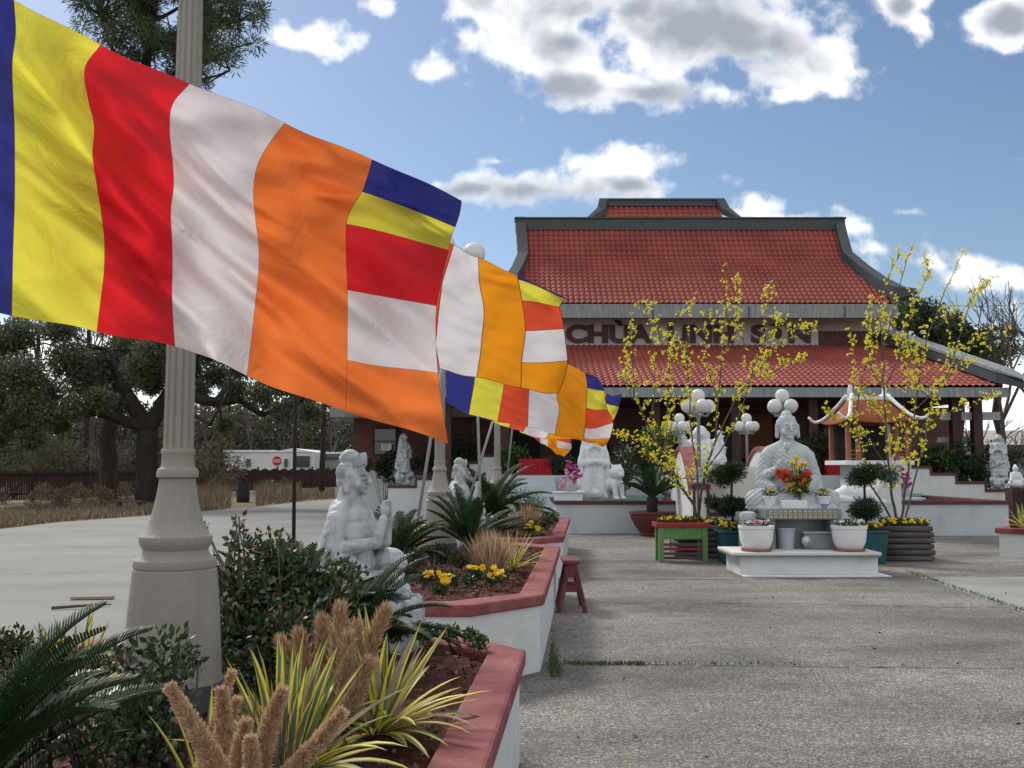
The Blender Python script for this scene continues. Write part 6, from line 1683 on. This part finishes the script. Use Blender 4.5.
p = pt(277, 461, 70); sg = thing('stop_sign', (p.x, 70, 0), 'red octagonal stop sign in front of the white building', 'sign')
MB().tube([(p.x, 70.05, 0), (p.x, 70.05, p.z + .3)], .035, 8).build('post', M_['greymetal'], sg)
r_ = .38; oc = [(p.x + r_ * math.cos(R(22.5 + 45 * i)), p.z + r_ * math.sin(R(22.5 + 45 * i))) for i in range(8)]
def plate(oc, y0, y1, m, nm, par):
    mb = MB(); n = len(oc); mb.v = [(x, y0, z) for x, z in oc] + [(x, y1, z) for x, z in oc]; mb.f = [tuple(range(n)), tuple(range(2 * n - 1, n - 1, -1))] + [(i, n + i, n + (i + 1) % n, (i + 1) % n) for i in range(n)]; mb.m = [0] * len(mb.f); return mb.build(nm, m, par)
fc = plate(oc, 69.98, 70, M_['white'], 'sign_border', sg); pl2 = plate([(p.x + (x - p.x) * .91, p.z + (z - p.z) * .91) for x, z in oc], 69.96, 69.979, mat('sign_red', (.55, .02, .02), .5, .05, 3), 'sign_face', sg)
text_mesh('lettering', 'STOP', p.x - .27, p.x + .27, p.z - .11, p.z + .11, 69.945, M_['white'], pl2, .02)
p = gp(243, 502); tc_ = lathe_thing('trash_barrel', tuple(p), [(.28, 0), (.29, .02), (.29, .3), (.30, .31), (.29, .33), (.29, .6), (.30, .61), (.29, .63), (.29, .86), (.31, .87), (.31, .9), (.28, .9), (.27, .8)], mat('dark_barrel', (.03, .04, .035), .6, .3, 6), 'dark metal trash barrel beside the driveway', 'trash barrel')
p = gp(127, 511); bn = thing('bench', tuple(p), 'low dark bench at the foot of the oak trunk', 'bench')
MB().box(p.x - .5, p.x + .5, p.y, p.y + .35, .32, .38).build('seat', M_['wood'], bn)
for dx in (-.4, .34): MB().box(p.x + dx, p.x + dx + .07, p.y + .03, p.y + .32, 0, .318).build('leg', M_['wood'], bn)
p = gp(100, 599.5); tag(MB().bar((p.x - .35, p.y, .02), (p.x + .14, p.y + .06, .02), .09, .03).build('timber_board', M_['straw'], base=tuple(p)), 'short tan timber board lying on the driveway', 'board')
p = gp(88, 608); m = MB(); m.tube([(p.x - .35, p.y - .15, .02), (p.x, p.y, .03), (p.x + .2, p.y + .16, .02)], [.02, .016, .008], 6); m.tube([(p.x, p.y, .03), (p.x + .12, p.y - .02, .06)], [.01, .004], 5)
tag(m.build('fallen_branch', M_['twig'], base=tuple(p)), 'fallen twig on the driveway near the timber board', 'branch')


# ------------------------------------------------------------------ trees
def limb(mb, a, b, r0, r1, q, wob=.05, n=7):
    a, b = Vector(a), Vector(b); L = (b - a).length; path = []; rr = []
    for i in range(n + 1):
        t = i / n; k = math.sin(math.pi * t) * wob * L
        path.append(a.lerp(b, t) + Vector((q.gauss(0, .35) * k, q.gauss(0, .35) * k, q.gauss(0, .25) * k))); rr.append(r0 + (r1 - r0) * t)
    mb.tube(path, rr, 8); return path


def tree(name, base, label, cat, grp, limbs, clumps, n, size, mats, bark, seed, aspect=.5, shell=.35, flat=.75, twigs=2):
    q = random.Random(seed); rs = np.random.RandomState(seed); o = thing(name, base, label, cat, grp); mb = MB()
    for (a, b, r0, r1) in limbs: limb(mb, a, b, r0, r1, q)
    ends = [Vector(l[1]) for l in limbs]
    for c in clumps:
        e = min(ends, key=lambda v: (v - Vector(c[:3])).length)
        limb(mb, e, c[:3], .05 * max(1, c[3] * .5), .02, q, .1, 5)
        for _ in range(twigs): limb(mb, c[:3], Vector(c[:3]) + Vector((q.gauss(0, .6), q.gauss(0, .6), q.gauss(0, .4))) * c[3], .025, .008, q, .1, 3)
    mb.build('trunk', M_[bark], o, smooth=True)
    if n:
        P, d = clump_points([c[:3] for c in clumps], [c[3] for c in clumps], n, rs, shell, flat); m = MB(); leaf_mesh(m, P, d * .4 if mats[0] != 'pine1' else d * 1.2, size, aspect, nm=len(mats), rs=rs); m.build('crown', [M_[k] for k in mats], o)
    return o


def px3(x, y, Y): return tuple(pt(x, y, Y))
q = random.Random(11)
# big live oak
YO = 41; ob = gp(148, 506); ob = (pt(148, 506, YO).x, YO, 0)
oc_ = [px3(140, 405, YO), px3(160, 400, YO)]
limbs = [(ob, px3(147, 430, YO), .50, .42), (px3(147, 430, YO), px3(128, 395, YO), .40, .25), (px3(147, 430, YO), px3(170, 392, YO), .38, .25), (px3(147, 428, YO), px3(95, 412, 40), .28, .16), (px3(95, 412, 40), px3(40, 420, 39), .18, .08),
         (px3(170, 392, YO), px3(215, 402, 41), .26, .2), (px3(215, 402, 41), px3(240, 400, 41), .2, .16), (px3(240, 400, 41), px3(262, 415, 41), .15, .1), (px3(262, 415, 41), px3(310, 405, 42), .10, .05), (px3(128, 395, YO), px3(110, 350, YO), .22, .1), (px3(170, 392, YO), px3(185, 350, YO), .22, .1), (px3(215, 402, 41), px3(240, 372, 42), .14, .06), (px3(170, 400, 40), px3(210, 425, 39), .12, .05)]
cl = []
for (x, y, r) in ((20, 375, 1.5), (0, 345, 1.4), (45, 395, 1.3), (70, 360, 1.3), (30, 405, 1.1), (90, 385, 1.3), (105, 365, 1.3), (130, 350, 1.4), (100, 400, .9), (160, 350, 1.3), (185, 370, 1.1), (205, 350, 1.2), (215, 375, 1.0), (245, 365, 1.2), (270, 372, 1.1), (290, 385, 1.0), (300, 400, .9), (235, 390, .8), (262, 395, .9), (285, 410, .8),
                  (5, 400, 1.3), (-20, 370, 1.6), (60, 330, 1.0), (20, 335, 1.1), (200, 390, .7), (175, 400, .6), (225, 425, .6), (310, 412, .7), (250, 345, 1.1), (120, 385, 1.0), (75, 408, .8), (15, 425, 1.0), (45, 415, .8), (-5, 435, 1.0), (145, 368, 1.2), (152, 385, .8), (135, 375, 1.0), (118, 405, .7), (60, 425, .7), (30, 440, .8), (165, 372, 1.0)):
    p = pt(x, y, YO + q.gauss(0, 1.6)); cl.append((p.x, p.y, p.z, r * .8))
tree('oak_tree', ob, 'spreading dark live oak left of the driveway', 'tree', 'trees beyond the driveway', limbs, cl, 80000, .155, ['oak1', 'oak1', 'oak2'], 'bark', 21, .5, .2, .75, 3)
# tall pine behind the flag
YN = 46; pb = (pt(108, 500, YN).x, YN, 0)
limbs = [(pb, px3(113, 400, YN), .42, .36), (px3(113, 400, YN), px3(125, 200, YN), .36, .30), (px3(125, 200, YN), px3(150, 40, YN), .30, .22), (px3(150, 40, YN), px3(165, -80, YN), .22, .1)]
for (x, y) in ((100, 15), (110, 60), (240, 20), (230, 70), (200, 60), (215, -10), (130, 70), (90, -20), (180, 90)): limbs.append((px3(150 + (y - 40) * -.1, y + 30, YN), px3(x, y, YN + q.gauss(0, 1.5)), .10, .04))
cl = []
for _ in range(165):
    a = q.uniform(0, 6.28); rr = q.uniform(.25, 1); x = 172 + 92 * rr * math.cos(a); y = 15 + 78 * rr * math.sin(a)
    if y > (108 if x > 200 else 92): continue
    cl.append((*px3(x, y, YN + q.gauss(0, 2)), q.uniform(.45, .8)))
tree('pine_tree', pb, 'tall pine with high crown behind the largest flag', 'tree', 'trees beyond the driveway', limbs, cl, 42000, .30, ['pine1', 'pine1', 'oak1'], 'pinebark', 22, .16, .1, .85, 1)
# thin trunks and bare trees
def bare(base, H, seed, label, grp='bare winter trees in the distance', spread=.3, r=.14, lev=4, mt='twig'):
    q = random.Random(seed); o = thing('bare_tree', base, label, 'tree', grp); mb = MB()
    def rec(p, d, L, r, k):
        e = p + d * L; mid = p.lerp(e, .5) + Vector((q.gauss(0, .03), q.gauss(0, .03), 0)) * L; mb.tube([p, mid, e], [r, r * .85, r * .68], 5 if k > 1 else 4, caps=False)
        if k == 0: return
        for _ in range(3 if k > 2 else 3):
            dd = (d + Vector((q.gauss(0, spread), q.gauss(0, spread), q.uniform(-.05, .3)))).normalized(); rec(p.lerp(e, q.uniform(.6, 1)), dd, L * q.uniform(.55, .8), r * .58, k - 1)
    rec(Vector(base), Vector((q.gauss(0, .05), q.gauss(0, .05), 1)).normalized(), H * .42, r, lev); mb.build('trunk', M_[mt], o, smooth=True); return o
spots = [(30, 62, 11, 'bare tree rising at the far left above the oak'), (62, 60, 13, 'bare tree just left of the tall pine'), (92, 70, 13, 'bare tree seen through the gap above the oak crown'), (205, 95, 9, 'bare tree left of the white building'), (232, 112, 10, 'bare tree behind the left end of the white building'),
         (250, 108, 9, 'bare tree behind the white building'), (268, 115, 10, 'bare tree behind the stop sign'), (285, 110, 9, 'bare tree behind the black flag pole'), (302, 112, 10, 'bare tree behind the gable of the white building'), (330, 104, 8, 'bare tree behind the grey building'), (480, 75, 15.5, 'bare tree top left of the upper roof')]
for i, (x, Y, H, lab) in enumerate(spots):
    p = pt(x, 470, Y); bare((p.x, Y, 0), H, 40 + i, lab, r=.13 if Y > 80 else .16)
for x, Y, y1, r, lab in ((322, 62, 395, .20, 'straight dark tree trunk left of the brick wing'), (86, 58, 330, .17, 'thin dark trunk right of the tall pine'), (36, 56, 325, .14, 'thin dark trunk at the far left')):
    p = pt(x, 470, Y); o = thing('tree', (p.x, Y, 0), lab, 'tree', 'trees beyond the driveway'); m = MB(); top = pt(x + 3, y1, Y); limb(m, (p.x, Y, 0), top, r, r * .7, q, .01); m.build('trunk', M_['bark'], o, smooth=True)
    rs = np.random.RandomState(int(x)); cs = [(top.x + rs.normal() * 1.0, Y + rs.normal(), top.z + rs.uniform(-.6, 1.2)) for _ in range(8)]; P, d = clump_points(cs, [.6] * 8, 1500, rs, .3); mm = MB(); leaf_mesh(mm, P, d, .16, .4, nm=2, rs=rs); mm.build('crown', [M_['oak1'], M_['pine1']], o)
# far wood mass
rs = np.random.RandomState(77); mb = MB()
for _ in range(300):
    x = rs.uniform(-140, 350); Y = rs.uniform(118, 150); p = pt(x, 467, Y); H = rs.uniform(6, 9.5)
    mb.tube([(p.x, Y, 0), (p.x + rs.normal() * .3, Y, H * .5), (p.x + rs.normal() * .8, Y, H)], [.12, .08, .02], 4, 0, caps=False)
    for _k in range(6):
        z = rs.uniform(.3, .95) * H; mb.tube([(p.x, Y, z), (p.x + rs.normal() * 1.2, Y + rs.normal() * .5, z + rs.uniform(.6, 1.8))], [.04, .01], 3, 0, caps=False)
n = 48000; P = np.stack([rs.uniform(-62, -14, n), rs.uniform(112, 150, n), rs.uniform(0, 1, n) ** 1.3 * 9.0], 1); P[:, 0] *= P[:, 1] / 112
leaf_mesh(mb, P, None, .8, .4, nm=1, mi=1, rs=rs); k = len(P); mb.m[-k:] = [1 + int(v) for v in rs.randint(0, 2, k)]
tag(mb.build('far_wood', [M_['twig'], M_['woodbrown'] if 'woodbrown' in M_ else M_['twig'], M_['oak1']]), 'brown grey winter wood in the far distance', 'wood', kind='stuff')
shrub((pt(35, 690, 4.4).x, 4.4, .53), [blob(20, 655, 4.4, .12), blob(55, 660, 4.4, .10), blob(85, 665, 4.4, .09), blob(-10, 650, 4.4, .12)], 1500, .034, ['leaf1', 'leaf2', 'leaf1', 'dry'], 'low straggly bush behind the corner cycad', 18, grp='rose bushes', stems=24)
for i, (x, y, w, lab) in enumerate(((30, 512, 1.0, 'dry brown brush at the far left before the fence'), (100, 508, .9, 'dry brown brush at the foot of the tall pine'), (205, 498, .8, 'dry brown brush right of the oak trunk'), (275, 494, .8, 'low brush below the stop sign'))):
    p = gp(x, y); qq = random.Random(i + 50); shrub(tuple(p), [(p.x + qq.gauss(0, w * 1.3), p.y + qq.gauss(0, .6), qq.uniform(.15, .7), .34) for _ in range(9)], 1600, .15, ['dry', 'dry', 'twig', 'drygreen'] if i != 3 else ['drygreen', 'drygreen', 'leaf3', 'dry'], lab, 260 + i, grp='dry brush before the slat fence', stems=26, aspect=.22)
# scrub behind fence at left
for i, (x, Y, r, mats_, lab) in enumerate(((15, 52, 1.7, ['twig', 'oak1', 'drygreen'], 'brown grey scrub below the oak at the far left'), (70, 55, 1.8, ['twig', 'oak1', 'dry'], 'brown scrub left of the tall pine trunk'), (120, 58, 1.5, ['twig', 'dry', 'oak1'], 'thin scrub between pine and oak trunks'), (205, 56, 1.5, ['twig', 'drygreen', 'dry'], 'tangled scrub right of the oak trunk'),
        (-40, 52, 2.2, ['oak1', 'twig'], 'dark scrub beyond the left edge'), (185, 62, 1.9, ['twig', 'oak1'], 'grey scrub behind the nearest lamp post'))):
    p = pt(x, 450, Y); qq = random.Random(i + 5); shrub((p.x, Y, 0), [(p.x + qq.gauss(0, 1.2), Y + qq.gauss(0, .8), qq.uniform(.5, 2.6), r * .55) for _ in range(12)], 3200, .22, mats_, lab, 200 + i, grp='scrub behind the slat fence', stems=26, aspect=.3)
# right background
def rtree(x, y, Y, rx, ry, n, label, seed, mats, size=.22, nm='evergreen_tree', grp='trees behind the temple roof', ncl=24, shell=.25):
    q = random.Random(seed); c = pt(x, y, Y); cl = []
    for _ in range(ncl):
        a = q.uniform(0, 6.28); rr = q.uniform(.1, 1) ** .6; cl.append((*px3(x + rx * rr * math.cos(a), y + ry * rr * math.sin(a), Y + q.gauss(0, 1)), q.uniform(.5, .95)))
    tree(nm, (c.x, Y, 0), label, 'tree', grp, [((c.x, Y, 0), (c.x, Y, c.z - .5), .3, .2), ((c.x, Y, c.z - .5), (c.x + .8, Y, c.z + 1), .15, .05), ((c.x, Y, c.z - .5), (c.x - .8, Y, c.z + .8), .15, .05)], cl, n, size, mats, 'bark', seed, .5, shell, .8)
rtree(925, 335, 52, 30, 42, 11000, 'dark evergreen tree behind the right blossoming tree', 301, ['oak1', 'cycad', 'oak1'], ncl=34)
rtree(958, 345, 54, 26, 24, 6500, 'dark rounded tree right of the tallest evergreen', 302, ['oak1', 'cycad'])
rtree(996, 345, 58, 22, 20, 2600, 'sparse dark tree above the right roof hip', 303, ['oak1', 'oak2'], shell=.1)
bare((pt(1002, 400, 55).x, 55, 0), 10.5, 90, 'bare tree mixed with sparse leaves at the right edge', 'trees behind the temple roof', .35, .16)
bare((pt(1040, 400, 60).x, 60, 0), 14.5, 91, 'tall bare tree whose twigs enter at the right edge', 'trees behind the temple roof', .35, .18)
bare((pt(985, 440, 42).x, 42, 0), 4.2, 92, 'small bare tree under the right eave', 'trees behind the temple roof', .4, .1)
bare((pt(1008, 440, 38).x, 38, 0), 4.0, 93, 'low bare shrub tree behind the dragon statue', 'trees behind the temple roof', .45, .08)
hs = thing('far_house', (pt(1010, 450, 60).x, 60, 0), 'low grey house glimpsed under the right eave', 'house')
MB().box(X(985, 60), X(1080, 60), 60, 68, 0, Z(444, 60)).build('wall', M_['gutter'], hs)
m = MB(); m.add([(X(980, 60), 59.4, Z(445, 60)), (X(1085, 60), 59.4, Z(445, 60)), (X(1085, 60), 68.6, Z(445, 60)), (X(980, 60), 68.6, Z(445, 60)), (X(980, 60), 64, Z(428, 60)), (X(1085, 60), 64, Z(428, 60))], [(0, 1, 5, 4), (2, 3, 4, 5), (1, 2, 5), (3, 0, 4)]); m.build('roof', M_['beige'], hs)
MB().box(X(1000, 60), X(1012, 60), 59.9, 59.98, Z(462, 60), Z(450, 60)).build('window', M_['glass'], hs)
m = MB()
for i, (dz, sag) in enumerate(((0, 1.0), (1.6, 1.1))):
    a = pt(905, 300 + 22 * i, 75); b = pt(1100, 285 + 25 * i, 75)
    m = MB(); m.tube([a.lerp(b, t / 12) + Vector((0, 0, -sag * math.sin(math.pi * t / 12))) for t in range(13)], .018, 5)
    tag(m.build('power_line', M_['blackpole'], base=tuple(a)), ('upper' if i == 0 else 'lower') + ' thin power line crossing the sky at right', 'power line')
